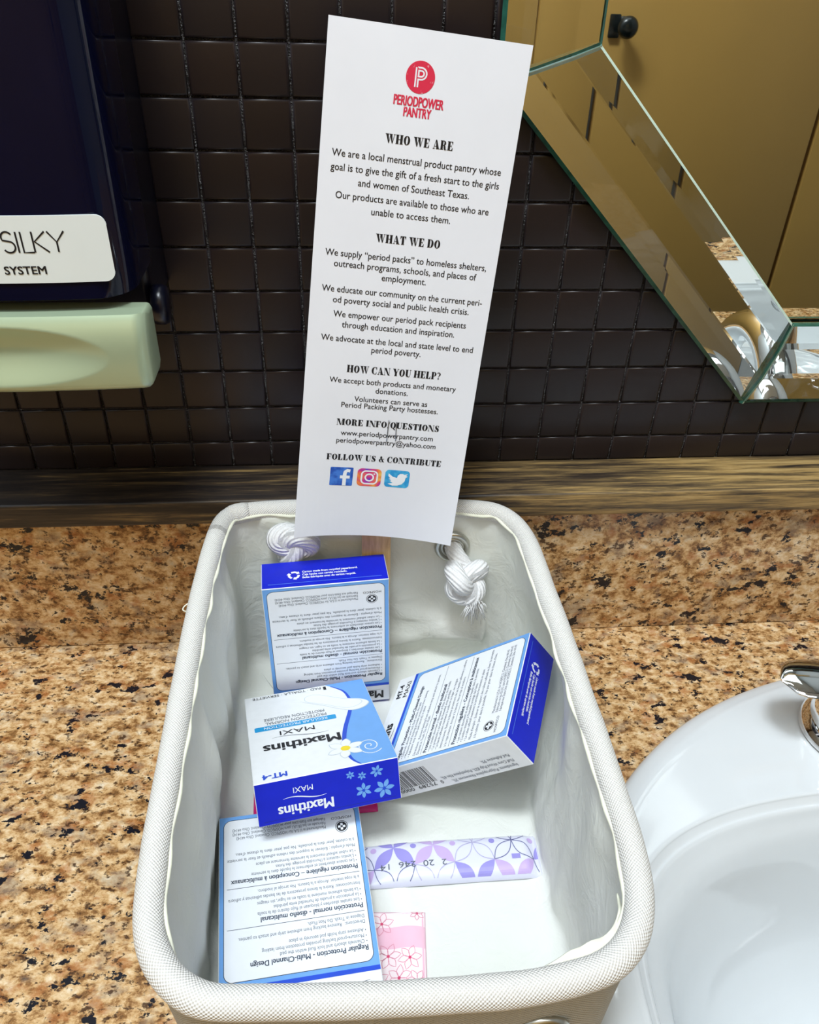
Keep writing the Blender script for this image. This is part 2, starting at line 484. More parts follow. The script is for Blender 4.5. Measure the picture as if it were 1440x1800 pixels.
# ------------------------------------------------------------------ materials
def make_materials():
    # dark brown glazed tile
    t = NT('tile_glaze'); v = t.coords()
    oi = t.n('ShaderNodeObjectInfo')
    n = t.noise(v, 60, 2)
    c = t.ramp(oi.outputs['Random'], [(0.0, srgb(29, 22, 24)), (0.5, srgb(35, 26, 27)), (1.0, srgb(31, 26, 30))])
    t.set(Base_Color=c, Roughness=0.36, Specular_IOR_Level=0.42)
    t.bump(t.noise(v, 500, 3), 0.08, 0.0004)
    # grout, same dark paint with glittering sand
    t = NT('grout'); v = t.coords()
    n = t.noise(v, 900, 2)
    t.set(Base_Color=t.ramp(n, [(0.35, srgb(20, 15, 15)), (0.70, srgb(44, 37, 36))]), Roughness=0.22, Specular_IOR_Level=0.9)
    t.bump(n, 1.0, 0.003)
    # granite
    for nm, off in (('granite', 0.0), ('granite_splash', 3.7)):
        t = NT(nm); v = t.coords()
        mp = t.n('ShaderNodeMapping'); mp.inputs['Location'].default_value = (off, off, off)
        mp.inputs['Scale'].default_value = (0.8, 1.15, 1.0)
        t.l(v, mp.inputs['Vector']); v = mp.outputs['Vector']
        n1 = t.noise(v, 135, 6, 0.72, 0.2)
        base = t.ramp(n1, [(0.30, srgb(70, 46, 28)), (0.42, srgb(150, 108, 64)), (0.50, srgb(206, 166, 114)), (0.60, srgb(228, 200, 158)), (0.72, srgb(242, 226, 200))])
        n2 = t.noise(v, 80, 4, 0.6, 0.1)
        base = t.mix(t.ramp(n2, [(0.54, (0, 0, 0, 1)), (0.64, (0.6, 0.6, 0.6, 1))]), base, srgb(172, 106, 56))
        n5 = t.noise(v, 60, 4, 0.6, 0.1)
        base = t.mix(t.ramp(n5, [(0.54, (0, 0, 0, 1)), (0.66, (0.5, 0.5, 0.5, 1))]), base, srgb(140, 130, 118))
        n3 = t.noise(v, 230, 4, 0.65, 0.1)
        base = t.mix(t.ramp(n3, [(0.56, (0, 0, 0, 1)), (0.62, (0.9, 0.9, 0.9, 1))]), base, srgb(62, 38, 24))
        n4 = t.noise(v, 78, 5, 0.66, 0.1)
        base = t.mix(t.ramp(n4, [(0.592, (0, 0, 0, 1)), (0.612, (1, 1, 1, 1))]), base, srgb(24, 24, 32))
        t.set(Base_Color=base, Roughness=0.22, Specular_IOR_Level=0.4)
    # worn wooden trim: grain runs along the wall
    t = NT('worn_wood'); v = t.coords('Object', (7, 130, 130))
    g = t.noise(v, 1.6, 6, 0.7, 0.35)
    v2 = t.coords('Object', (3.0, 14, 14))
    big = t.noise(v2, 1.3, 3, 0.5)
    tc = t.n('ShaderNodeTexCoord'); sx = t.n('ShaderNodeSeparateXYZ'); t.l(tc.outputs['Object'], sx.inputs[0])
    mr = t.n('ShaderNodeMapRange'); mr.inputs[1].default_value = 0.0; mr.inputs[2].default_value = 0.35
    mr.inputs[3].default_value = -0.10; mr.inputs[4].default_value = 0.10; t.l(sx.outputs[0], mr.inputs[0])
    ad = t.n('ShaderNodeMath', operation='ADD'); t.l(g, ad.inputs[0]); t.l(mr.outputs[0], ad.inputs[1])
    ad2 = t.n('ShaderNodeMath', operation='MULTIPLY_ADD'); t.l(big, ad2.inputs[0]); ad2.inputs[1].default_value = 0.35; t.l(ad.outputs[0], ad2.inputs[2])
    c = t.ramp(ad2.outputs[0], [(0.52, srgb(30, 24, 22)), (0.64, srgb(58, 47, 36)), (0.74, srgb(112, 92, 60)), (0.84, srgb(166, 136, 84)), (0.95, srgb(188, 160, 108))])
    t.set(Base_Color=c, Roughness=0.5)
    t.bump(g, 0.25, 0.001)
    # fabrics
    def weave(name, c0, c1, per, strength, rough=0.9, kind='UV'):
        t = NT(name)
        tc = t.n('ShaderNodeTexCoord')
        sp = t.n('ShaderNodeSeparateXYZ'); t.l(tc.outputs[kind], sp.inputs[0])
        def w(axis):
            m = t.n('ShaderNodeMath', operation='MULTIPLY'); t.l(sp.outputs[axis], m.inputs[0]); m.inputs[1].default_value = 2 * math.pi / per
            s = t.n('ShaderNodeMath', operation='SINE'); t.l(m.outputs[0], s.inputs[0])
            return s.outputs[0]
        a, b = w(0), w(1)
        m = t.n('ShaderNodeMath', operation='MULTIPLY'); t.l(a, m.inputs[0]); t.l(b, m.inputs[1])
        mr = t.n('ShaderNodeMapRange'); mr.inputs[1].default_value = -1; mr.inputs[2].default_value = 1; t.l(m.outputs[0], mr.inputs[0])
        nz = t.noise(t.coords(), 700, 2)
        mm = t.n('ShaderNodeMath', operation='MULTIPLY_ADD'); t.l(nz, mm.inputs[0]); mm.inputs[1].default_value = 0.5; t.l(mr.outputs[0], mm.inputs[2])
        t.set(Base_Color=t.ramp(mm.outputs[0], [(0.2, c0), (0.9, c1)]), Roughness=rough, Specular_IOR_Level=0.2)
        t.bump(mm.outputs[0], strength, 0.0006)
        return t
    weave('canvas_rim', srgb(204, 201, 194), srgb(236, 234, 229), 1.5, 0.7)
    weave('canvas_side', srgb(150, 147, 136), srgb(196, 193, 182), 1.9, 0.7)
    t = NT('liner_cloth'); v = t.coords()
    n = t.noise(v, 55, 4, 0.6, 0.8)
    t.set(Base_Color=t.ramp(t.noise(v, 14, 2), [(0.3, srgb(224, 226, 217)), (0.7, srgb(232, 232, 226))]), Roughness=0.75, Specular_IOR_Level=0.2)
    t.bump(n, 0.35, 0.004)
    plain('hem_cloth', srgb(238, 238, 218), 0.8, 0.04, 300)
    t = NT('cotton_rope'); v = t.coords()
    w = t.n('ShaderNodeTexWave', wave_type='BANDS', bands_direction='DIAGONAL'); tcr = t.n('ShaderNodeTexCoord')
    mpr = t.n('ShaderNodeMapping'); mpr.inputs['Scale'].default_value = (0.14, 0.22, 1); t.l(tcr.outputs['UV'], mpr.inputs['Vector']); t.l(mpr.outputs['Vector'], w.inputs['Vector'])
    w.inputs['Scale'].default_value = 1.0; w.inputs['Distortion'].default_value = 1.2; w.inputs['Detail'].default_value = 3
    n = t.noise(v, 900, 3)
    hh = t.mix(0.35, w.outputs['Color'], n)
    t.set(Base_Color=t.ramp(n, [(0.3, srgb(226, 226, 226)), (0.7, srgb(244, 244, 244))]), Roughness=0.9, Specular_IOR_Level=0.15)
    t.bump(hh, 0.6, 0.0016)
    plain('brushed_grommet', srgb(190, 188, 178), 0.28, 0.08, 200, metallic=1.0)
    plain('chrome', (0.86, 0.87, 0.88, 1), 0.06, 0.01, 50, metallic=1.0)
    plain('porcelain', srgb(222, 227, 230), 0.07, 0.008, 30, spec=0.55)
    plain('drain_metal', srgb(180, 180, 180), 0.25, 0.05, 200, metallic=1.0)
    # paper and inks
    plain('card_stock', srgb(232, 234, 241), 0.55, 0.012, 40)
    plain('carton_board', srgb(238, 240, 242), 0.5, 0.02, 200)
    plain('ink_black', srgb(18, 18, 24), 0.5)
    plain('ink_text_grey', srgb(92, 98, 108), 0.5)
    plain('ink_slate', srgb(40, 52, 72), 0.5)
    plain('ink_light_blue', srgb(112, 168, 232), 0.4, 0.03)
    plain('ink_royal_blue', srgb(16, 34, 196), 0.35, 0.05)
    plain('ink_mid_blue', srgb(22, 74, 205), 0.38, 0.04)
    plain('ink_cyan', srgb(22, 156, 218), 0.4, 0.03)
    plain('ink_white', srgb(240, 243, 248), 0.45, 0.01)
    plain('ink_pad_shade', srgb(196, 206, 212), 0.45, 0.01)
    plain('ink_yellow', srgb(240, 214, 40), 0.45)
    t = NT('stamp_red'); v = t.coords()
    n = t.noise(v, 420, 4, 0.7)
    t.set(Base_Color=t.ramp(n, [(0.60, srgb(214, 38, 72)), (0.70, srgb(236, 170, 180))]), Roughness=0.5)
    t = NT('ink_icon_sunset'); v = t.coords('Object')
    n = t.noise(v, 150, 2)
    t.set(Base_Color=t.ramp(n, [(0.32, srgb(96, 52, 190)), (0.48, srgb(214, 48, 128)), (0.62, srgb(240, 120, 60)), (0.75, srgb(244, 190, 90))]), Roughness=0.5)
    t = NT('ink_icon_navy'); n = t.noise(t.coords(), 260, 2)
    t.set(Base_Color=t.ramp(n, [(0.4, srgb(26, 78, 178)), (0.6, srgb(62, 122, 214))]), Roughness=0.5)
    t = NT('ink_icon_sky'); n = t.noise(t.coords(), 260, 2)
    t.set(Base_Color=t.ramp(n, [(0.4, srgb(34, 150, 214)), (0.6, srgb(70, 180, 228))]), Roughness=0.5)
    t = NT('craft_wood'); v = t.coords('Object', (60, 60, 6))
    n = t.noise(v, 10, 4, 0.6, 0.4)
    t.set(Base_Color=t.ramp(n, [(0.3, srgb(196, 158, 108)), (0.7, srgb(222, 188, 138))]), Roughness=0.65)
    plain('staple_wire', srgb(150, 152, 158), 0.3, 0.05, 300, metallic=1.0)
    # wrappers
    plain('wrap_lilac', srgb(226, 226, 244), 0.35, 0.02, 80, bump=0.15)
    plain('wrap_violet', srgb(158, 150, 220), 0.35, 0.03)
    plain('wrap_mauve', srgb(204, 178, 228), 0.35, 0.03)
    plain('wrap_outline', srgb(104, 106, 150), 0.4)
    plain('wrap_outline_soft', srgb(184, 178, 214), 0.4)
    plain('wrap_pink', srgb(246, 196, 214), 0.35, 0.03, 80, bump=0.15)
    plain('wrap_blush', srgb(252, 234, 236), 0.35, 0.02)
    plain('wrap_pink_line', srgb(226, 146, 168), 0.4)
    plain('wrap_rose_dot', srgb(214, 70, 112), 0.4)
    plain('wrap_magenta', srgb(218, 22, 122), 0.3, 0.05, 80, bump=0.2)
    # dispenser
    plain('navy_gloss', srgb(4, 8, 36), 0.07, 0.1, 20, spec=0.32)
    plain('navy_satin', srgb(9, 11, 28), 0.3, 0.1, 20)
    plain('lever_silver', srgb(176, 194, 164), 0.30, 0.02, 30, metallic=0.35)
    plain('label_white', srgb(234, 242, 242), 0.35, 0.01, 30)
    # mirror
    t = NT('mirror_glass')
    v = t.coords()
    t.set(Base_Color=(0.985, 1.0, 0.992, 1), Roughness=0.0, IOR=1.5, Transmission_Weight=1.0)
    t.set(Roughness=t.ramp(t.noise(v, 3, 1), [(0.0, (0, 0, 0, 1)), (1.0, (0.001, 0.001, 0.001, 1))]))
    plain('mirror_silver', (0.93, 0.94, 0.92, 1), 0.0, 0.004, 10, metallic=1.0)
    plain('glass_edge_pale', srgb(196, 216, 200), 0.12, 0.06, 160, spec=0.8)
    plain('glass_edge', srgb(44, 96, 82), 0.10, 0.3, 160, spec=0.8)
    # room behind the camera
    plain('partition_tan', srgb(196, 154, 82), 0.42, 0.03, 6)
    plain('partition_edge', srgb(60, 44, 26), 0.5)
    plain('knob_black', srgb(24, 30, 30), 0.25, 0.1)
    plain('room_paint', srgb(176, 180, 182), 0.8, 0.02, 5)
    plain('ceiling_paint', srgb(235, 235, 232), 0.85, 0.02, 5)
    plain('floor_vinyl', srgb(50, 60, 56), 0.5, 0.08, 12)
make_materials()
M = MATS

# ------------------------------------------------------------------ the room
ZT = 378.5            # height of the tile joint that the grid starts from
TP = 25.4             # tile pitch
WX0, WX1 = -900.0, 1300.0
TRIM_Z0, TRIM_Z1 = 113.5, 131.2

def struct(name, v, f, mat, parent=None):
    o = mesh_obj(name, v, f, mat, parent)
    tag(o, kind='structure')
    return o

wall = struct('wall_back', *box_geo(WX0, WX1, 0.0, 60, -850, 1750), M['grout'])
tag(wall, 'wall of small dark brown square tiles with gritty dark joints', 'wall')

def tile_geo(w, h):
    V, F = [], []
    for inset, d in ((0.55, 0.3), (0.7, -0.75), (1.15, -1.2), (2.0, -1.38)):
        V += [(inset, d, inset), (w - inset, d, inset), (w - inset, d, h - inset), (inset, d, h - inset)]
    for r in range(3):
        for k in range(4):
            k2 = (k + 1) % 4
            F.append((r * 4 + k, r * 4 + k2, (r + 1) * 4 + k2, (r + 1) * 4 + k))
    F.append((12, 13, 14, 15))
    return V, F

tv, tf = tile_geo(TP, TP)
tile_me = bpy.data.meshes.new('tile')
tile_me.from_pydata([tuple(c * MM for c in p) for p in tv], [], tf)
tile_me.materials.append(M['tile_glaze'])
tile_me.polygons.foreach_set('use_smooth', [True] * len(tile_me.polygons))
sh = (ZT - 9 * TP) - TRIM_Z1
sv, sf = tile_geo(TP, sh)
short_me = bpy.data.meshes.new('short_tile')
short_me.from_pydata([tuple(c * MM for c in p) for p in sv], [], sf)
short_me.materials.append(M['tile_glaze'])
short_me.polygons.foreach_set('use_smooth', [True] * len(short_me.polygons))

def tile_hidden(cx, cz):
    """wholly behind the mirror or the dispenser"""
    if cx > 185 and cz > 215 and cx + cz > 560:
        return True
    if cx < -70 and cz > 235:
        return True
    return False
rest = []
ntile = 0
for i in range(int(WX0 // TP), int(WX1 // TP) + 1):
    for j in range(-22, 11):
        x = i * TP
        short = j == 10
        z = TRIM_Z1 if short else ZT - j * TP
        cx, cz = x + TP / 2, z + TP / 2
        if not (WX0 <= x and x + TP <= WX1):
            continue
        if -190 < cx < 440 and j >= -1 and not tile_hidden(cx, cz) and ntile < 300:
            o = bpy.data.objects.new('tile', short_me if short else tile_me)
            col.objects.link(o)
            o.parent = wall
            o.location = (x * MM, random.uniform(-0.15, 0.1) * MM, z * MM)
            o.rotation_euler = (random.uniform(-.006, .006), 0, random.uniform(-.006, .006))
            ntile += 1
        else:
            rest.append(([(p[0] + x, p[1], p[2] + z) for p in (sv if short else tv)], tf))
rv, rf = join_geo(rest)
o = mesh_obj('tile_field', rv, rf, M['tile_glaze'], wall, smooth=True)
tag(o, kind='stuff')

# ledge of worn wood on the backsplash
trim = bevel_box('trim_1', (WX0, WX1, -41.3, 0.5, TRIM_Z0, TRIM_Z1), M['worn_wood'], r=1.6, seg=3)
tag(trim, 'worn dark wooden ledge running along the foot of the tiles', 'trim', kind='structure')
splash = bevel_box('backsplash', (WX0, WX1, -32, 0, 0.4, TRIM_Z0), M['granite_splash'], r=0.6, seg=1)
tag(splash, 'upright speckled brown granite backsplash under the wooden ledge', 'backsplash')

# counter with an oval cut-out for the sink
SCX, SCY = 445.0, -302.0
def counter_geo():
    x0, x1, y0, y1, z0, z1 = WX0, WX1, -583, 0, -32, 0
    a, b = 246, 204
    angs = [2 * math.pi * k / 120 for k in range(120)]
    for px, py in ((x0, y0), (x1, y0), (x1, y1), (x0, y1)):
        angs.append(math.atan2(py - SCY, px - SCX) % (2 * math.pi))
    angs.sort()
    I, O = [], []
    for t in angs:
        c, s = math.cos(t), math.sin(t)
        r = 1 / math.sqrt((c / a) ** 2 + (s / b) ** 2)
        I.append((SCX + r * c, SCY + r * s))
        k = min(((x1 if c > 0 else x0) - SCX) / c if abs(c) > 1e-9 else 1e9, ((y1 if s > 0 else y0) - SCY) / s if abs(s) > 1e-9 else 1e9)
        O.append((SCX + k * c, SCY + k * s))
    n = len(angs)
    V = [(p[0], p[1], z1) for p in I] + [(p[0], p[1], z1) for p in O] + [(p[0], p[1], z0) for p in I] + [(p[0], p[1], z0) for p in O]
    F = []
    for k in range(n):
        j = (k + 1) % n
        F += [(k, n + k, n + j, j), (2 * n + k, 2 * n + j, 3 * n + j, 3 * n + k), (n + k, 3 * n + k, 3 * n + j, n + j), (k, j, 2 * n + j, 2 * n + k)]
    return V, F
cv, cf = counter_geo()
counter = mesh_obj('countertop', cv, cf, M['granite'])
tag(counter, 'speckled tan and brown granite vanity top around the white sink', 'countertop')

# the rest of the washroom (seen only in the mirror)
struct('floor', *box_geo(WX0, WX1, -1900, 0, -870, -850), M['floor_vinyl'])
struct('ceiling', *box_geo(WX0, WX1, -1900, 0, 1750, 1770), M['ceiling_paint'])
struct('wall_left', *box_geo(WX0 - 20, WX0, -1900, 60, -850, 1750), M['room_paint'])
struct('wall_right', *box_geo(WX1, WX1 + 20, -1900, 60, -850, 1750), M['room_paint'])
struct('wall_front', *box_geo(WX0, WX1, -1920, -1900, -850, 1750), M['room_paint'])
PY = -1250.0
def stall(x0, x1, name, label, cat):
    t = empty(name, ((x0 + x1) / 2, PY, -850))
    p = bevel_box('panel', (-(x1 - x0) / 2, (x1 - x0) / 2, -25, 0, 0, 2050), M['partition_tan'], t, r=1.5)
    tag(t, label, cat)
    return t
stall(WX0 + 2, 411, 'stall_partition', 'tan washroom partition reflected left of the narrow panel', 'partition')
stall(419, 556, 'stall_partition', 'narrow tan partition panel reflected beside the stall door', 'partition')
door = stall(566, 1019, 'stall_door', 'tan stall door with a round black knob, reflected in the mirror', 'door')
stall(1029, WX1 - 2, 'stall_partition', 'tan partition reflected right of the stall door', 'partition')
dx = (566 + 1019) / 2
kv, kf = lathe_geo([(15, 0), (15, 3), (6, 4), (6, 16), (13, 20), (18, 28), (18.5, 34), (14, 41), (6, 44)], 28)
knob = mesh_obj('knob', [(p[0] + 599 - dx, p[2], p[1] + 270 + 850) for p in kv], [q[::-1] for q in kf], M['knob_black'], door, smooth=True)
bevel_box('latch_plate', (572 - dx, 592 - dx, 0, 7, 1100, 1138), M['knob_black'], door, r=2)

# ------------------------------------------------------------------ octagonal mirror with a bevelled mirror-strip frame
def recalc(o):
    bm = bmesh.new()
    bm.from_mesh(o.data)
    bmesh.ops.recalc_face_normals(bm, faces=bm.faces[:])
    bm.to_mesh(o.data)
    bm.free()

MXC, MZC = 466.0, 607.0
def octagon(l, b, cl, cb):
    """left edge x, bottom edge z, z where the left edge ends, x where the bottom edge starts"""
    q = [(cb, b), (2 * MXC - cb, b), (2 * MXC - l, cl), (2 * MXC - l, 2 * MZC - cl), (2 * MXC - cb, 2 * MZC - b), (cb, 2 * MZC - b), (l, 2 * MZC - cl), (l, cl)]
    return q
OUT = octagon(154.5, 177.5, 363.0, 333.0)
INN = octagon(205.3, 233.0, 380.4, 350.0)
MID = octagon(180.0, 205.0, 371.5, 341.5)

mirror = empty('wall_mirror', (MXC, 0, 177.5))
tag(mirror, 'eight-sided wall mirror with a faceted glass border above the sink', 'mirror')
mo = Vector((MXC, 0, 177.5))
def prism(name, poly, y0, y1, mats, parent, side=0):
    n = len(poly)
    V = [(p[0] - mo.x, y0, p[1] - mo.z) for p in poly] + [(p[0] - mo.x, y1, p[1] - mo.z) for p in poly]
    F = [tuple(range(n)), tuple(range(2 * n - 1, n - 1, -1))] + [(k, n + k, n + (k + 1) % n, (k + 1) % n) for k in range(n)]
    o = mesh_obj(name, V, F, mats, parent, mi=[0, 0] + [side] * n)
    recalc(o)
    return o
pane = prism('pane', MID, -6.2, -2.2, [M['mirror_glass'], M['glass_edge']], mirror, 1)
prism('silvering', MID, -2.0, -1.5, [M['mirror_silver']], pane)
for k in range(8):
    a0, a1, b0, b1 = [Vector((p[0] - mo.x, p[1] - mo.z)) for p in (OUT[k], OUT[(k + 1) % 8], INN[k], INN[(k + 1) % 8])]
    g = 0.6 / (a1 - a0).length
    a0, a1 = a0.lerp(a1, g), a1.lerp(a0, g)
    b0, b1 = b0.lerp(b1, g), b1.lerp(b0, g)
    rows = [(0.0, 0.5), (0.042, 2.6), (0.36, 5.6), (0.72, 5.6), (0.975, 3.2), (1.0, 2.4)]
    yb = -6.9
    V = []
    for t, d in rows:
        for p in (a0.lerp(b0, t), a1.lerp(b1, t)):
            V.append((p.x, yb - d, p.y))
    for p in (a0, a1, b0, b1):
        V.append((p.x, yb, p.y))
    F = [(2, 3, 5, 4), (4, 5, 7, 6), (6, 7, 9, 8), (12, 13, 15, 14), (0, 1, 3, 2), (8, 9, 11, 10), (0, 1, 13, 12), (10, 11, 15, 14), (0, 2, 4, 6, 8, 10, 14, 12), (1, 3, 5, 7, 9, 11, 15, 13)]
    s = mesh_obj('frame_strip', V, F, [M['mirror_glass'], M['glass_edge'], M['glass_edge_pale']], mirror, mi=[0, 0, 0, 0, 1, 2 if k % 2 else 1, 1, 1, 1, 1])
    recalc(s)
    V = [(p.x, y, p.y) for y in (yb + 0.15, yb + 0.55) for p in (a0, a1, b1, b0)]
    sv_ = mesh_obj('silvering', V, [(0, 1, 2, 3), (4, 5, 6, 7), (0, 1, 5, 4), (1, 2, 6, 5), (2, 3, 7, 6), (3, 0, 4, 7)], M['mirror_silver'], s)
    recalc(sv_)

for k in range(8):     # ground glass edges meeting at each mitre
    a, b = Vector((OUT[k][0] - mo.x, OUT[k][1] - mo.z)), Vector((INN[k][0] - mo.x, INN[k][1] - mo.z))
    d = (b - a).normalized(); n_ = Vector((-d.y, d.x))
    V = []
    for p_, hh in ((a, 2.0), (a.lerp(b, 0.36), 5.75), (a.lerp(b, 0.72), 5.75), (b, 3.0)):
        for w_, h_ in ((-1.7, 0.0), (-1.7, hh - 0.9), (0, hh + 0.2), (1.7, hh - 0.9), (1.7, 0.0)):
            q = p_ + n_ * w_
            V.append((q.x, -6.85 - h_, q.y))
    F = [(i * 5 + j, i * 5 + (j + 1) % 5, i * 5 + 5 + (j + 1) % 5, i * 5 + 5 + j) for i in range(3) for j in range(5)] + [(0, 1, 2, 3, 4), (19, 18, 17, 16, 15)]
    m_ = mesh_obj('mitre_edge', V, F, [M['glass_edge'], M['glass_edge_pale']], mirror, mi=[1 if j == (2 if n_.y < 0 else 1) else 0 for i in range(3) for j in range(5)] + [0, 0])
    recalc(m_)

# ------------------------------------------------------------------ soap dispenser
disp = empty('soap_dispenser', (-84, 0, 240))
tag(disp, 'glossy navy wall soap dispenser with a white label and silver push lever', 'dispenser')
def dl(x, y, z): return (x + 84, y, z - 240)
def round_plan(x0, x1, yf, yb, r, seg=10):
    """plan outline, rounded at the front (low y)"""
    p = [(x1, yb)] + [(x0, yb)]
    p += [(x0 + r - r * math.cos(a), yf + r - r * math.sin(a)) for a in [math.pi / 2 * i / seg for i in range(seg + 1)]]
    p += [(x1 - r + r * math.sin(a), yf + r - r * math.cos(a)) for a in [math.pi / 2 * i / seg for i in range(seg + 1)]]
    return p
def loft(name, rings, mat, parent, fn=lambda *p: p):
    n = len(rings[0])
    V, F = [], []
    for r in rings:
        V += [fn(*p) for p in r]
    for i in range(len(rings) - 1):
        for k in range(n):
            j = (k + 1) % n
            F.append((i * n + k, i * n + j, (i + 1) * n + j, (i + 1) * n + k))
    F += [tuple(range(n - 1, -1, -1)), tuple((len(rings) - 1) * n + k for k in range(n))]
    o = mesh_obj(name, V, F, mat, parent, smooth=True)
    recalc(o)
    shade(o, 40)
    return o
bulge = lambda x: 4.0 * (1 - ((x + 84) / 63.0) ** 2)
def ring_at(x0, x1, yf, yb, r, z, inset=0.0):
    out = []
    for x, y in round_plan(x0 + inset, x1 - inset, yf + inset, yb, r):
        if y < yf + inset + 0.5 + r * 0.3:
            y -= max(0, bulge(x))
        out.append((x, y, z))
    return out
def fine_plan(x0, x1, yf, yb, r, z, inset=0.0):
    pts = round_plan(x0 + inset, x1 - inset, yf + inset, yb, r)
    # subdivide the straight front
    L, Rr = pts[2:13], pts[13:]
    a, b = L[-1], Rr[0]
    mid = [(a[0] + (b[0] - a[0]) * t / 16, a[1]) for t in range(1, 16)]
    out = [pts[0], pts[1]] + L + mid + Rr
    return [(x, y - max(0, bulge(x)) * (1 if y < yf + r + inset else 0), z) for x, y in out]
rings = [fine_plan(-147, -21.5, -95, -47, 16, 284.5, 1.8), fine_plan(-147, -21.5, -95, -47, 16, 285.5, 0.3), fine_plan(-147, -21.5, -95, -47, 16, 291, 0)]
rings += [fine_plan(-147, -21.5, -95 , -47, 16, z, 0) for z in (300, 330, 400, 460, 490)] + [fine_plan(-147, -21.5, -95, -47, 16, 498, 6)]
loft('cover', rings, M['navy_gloss'], disp, dl)
rings = [fine_plan(-145, -24.5, -46, 0, 4, z, i) for z, i in ((256, 2), (258, 0), (300, 0), (400, 0), (492, 0), (495, 2))]
bulge_keep = bulge
loft('back_housing', rings, M['navy_satin'], disp, dl)
# pivot ear on the right
pv, pf = lathe_geo([(8.5, 0), (10.5, 1), (10.5, 5.5), (9.5, 7.5), (4, 8)], 24)
mesh_obj('pivot_ear', [dl(-24.5 + p[2], -46 + p[0] * 0.9, 262 + p[1]) for p in pv], pf, M['navy_satin'], disp, smooth=True)
# white label, follows the bowed front
lab = Print()
def lab_map(x, y, z): return dl(x, -95 - max(0, bulge(x)) - z, y)
nx = 24
lx0, lx1, lz0, lz1, rr = -139, -26.8, 293.8, 323.2, 4.5
outl = []
for i in range(nx + 1):
    x = lx0 + (lx1 - lx0) * i / nx
    outl.append(x)
xs = sorted(outl + [lx1 - rr * (1 - math.cos(math.pi / 2 * k / 6)) for k in range(1, 7)] + [lx0 + rr * (1 - math.cos(math.pi / 2 * k / 6)) for k in range(1, 7)])
def lab_end(x):
    d = min(x - lx0, lx1 - x)
    if d >= rr: return 0
    return rr - math.sqrt(max(0, rr * rr - (rr - d) ** 2))
V, F = [], []
for x in xs:
    e = lab_end(x)
    V += [(x, lz0 + e, 0.7), (x, lz1 - e, 0.7)]
    V += [(x, lz0 + e, 0.0), (x, lz1 - e, 0.0)]
for i in range(len(xs) - 1):
    b, c = i * 4, i * 4 + 4
    F += [(b, c, c + 1, b + 1), (b, b + 2, c + 2, c), (b + 1, c + 1, c + 3, b + 3)]
label = mesh_obj('label', [lab_map(*v) for v in V], F, M['label_white'], disp)
p = Print()
INK = M['ink_black']
def sil(p):
    w = 0.75
    zb, zt = 307.6, 316.6
    def st(*pts): p.stroke(list(pts), w, INK, 0.85)
    sx = -71.2
    p.stroke([(sx + 4.3, zt - 1.2)] + arc(sx + 2.4, zt - 2.4, 2.3, 2.4, 40, 210, 10) + arc(sx + 2.6, zb + 2.5, 2.5, 2.5, 60, -150, 12), w, INK, 0.85)
    st((-64.9, zb), (-64.9, zt)); st((-62.9, zt), (-62.9, zb), (-58.6, zb))
    st((-58.3, zb), (-58.3, zt)); st((-52.9, zt), (-57.7, 312.3), (-52.3, zb))
    st((-51.9, zt), (-48.5, 312.0), (-44.9, zt)); st((-48.5, 312.0), (-48.5, zb))
sil(p)
p.text('SYSTEM', -73.2, 298.0, 3.5, INK, width=17.6, bold=0.035, z=0.85)
p.build('lettering', lab_map, label)
# push lever: bowed block with an oval thumb hollow
LX0, LX1, LZ0, LZ1 = -151.0, -15.8, 241.0, 279.5
nxl, nzl = 150, 56
V, F = [], []
def lever_front(x, z):
    u = (x - LX0) / (LX1 - LX0) * 2 - 1
    w = (z - LZ0) / (LZ1 - LZ0) * 2 - 1
    y = -103 - 3.0 * (1 - u * u) - 2.5 * (1 - w * w) + 3.0 * max(0, w) ** 3
    ex = max(0, (abs(u) - 0.90) / 0.10)
    y += 9 * (1 - math.sqrt(max(0, 1 - ex * ex)))
    ez = max(0, (-w - 0.72) / 0.28)
    y += 8 * (1 - math.sqrt(max(0, 1 - ez * ez)))
    q = ((x + 84) / 50.0) ** 2 + ((z - 261.0) / 14.5) ** 2
    if q < 1:
        y += 9.5 * (1 - q) ** 1.15 * (0.55 + 0.45 * (z - 246) / 30)
    return y
def lever_xz(i, j):
    u = i / nxl
    w = j / nzl
    x = LX0 + (LX1 - LX0) * u
    z = LZ0 + (LZ1 - LZ0) * w
    # rounded lower corners, top edge dips slightly
    d = min(x - LX0, LX1 - x)
    if d < 9:
        lo = LZ0 + 9 - math.sqrt(max(0, 81 - (9 - d) ** 2))
        hi = LZ1 - (2.5 - math.sqrt(max(0, 6.25 - (2.5 - min(d, 2.5)) ** 2)))
    else:
        lo, hi = LZ0, LZ1
    lo -= 2.0 * (1 - (2 * u - 1) ** 2)
    return x, lo + (hi - lo) * w
for j in range(nzl + 1):
    for i in range(nxl + 1):
        x, z = lever_xz(i, j)
        V.append((x, lever_front(x, z), z))
nf = len(V)
for j in range(nzl + 1):
    for i in range(nxl + 1):
        x, z = lever_xz(i, j)
        V.append((x, -86, z))
st_ = nxl + 1
for j in range(nzl):
    for i in range(nxl):
        a = j * st_ + i
        F.append((a, a + 1, a + st_ + 1, a + st_))
        F.append((nf + a, nf + a + st_, nf + a + st_ + 1, nf + a + 1))
for i in range(nxl):
    F.append((i, nf + i, nf + i + 1, i + 1))
    t = nzl * st_ + i
    F.append((t, t + 1, nf + t + 1, nf + t))
for j in range(nzl):
    a, b = j * st_, (j + 1) * st_
    F.append((a, b, nf + b, nf + a))
    a, b = a + nxl, b + nxl
    F.append((a, nf + a, nf + b, b))
lever = mesh_obj('push_lever', [dl(*v) for v in V], F, M['lever_silver'], disp, smooth=True)
recalc(lever)
shade(lever, 50)

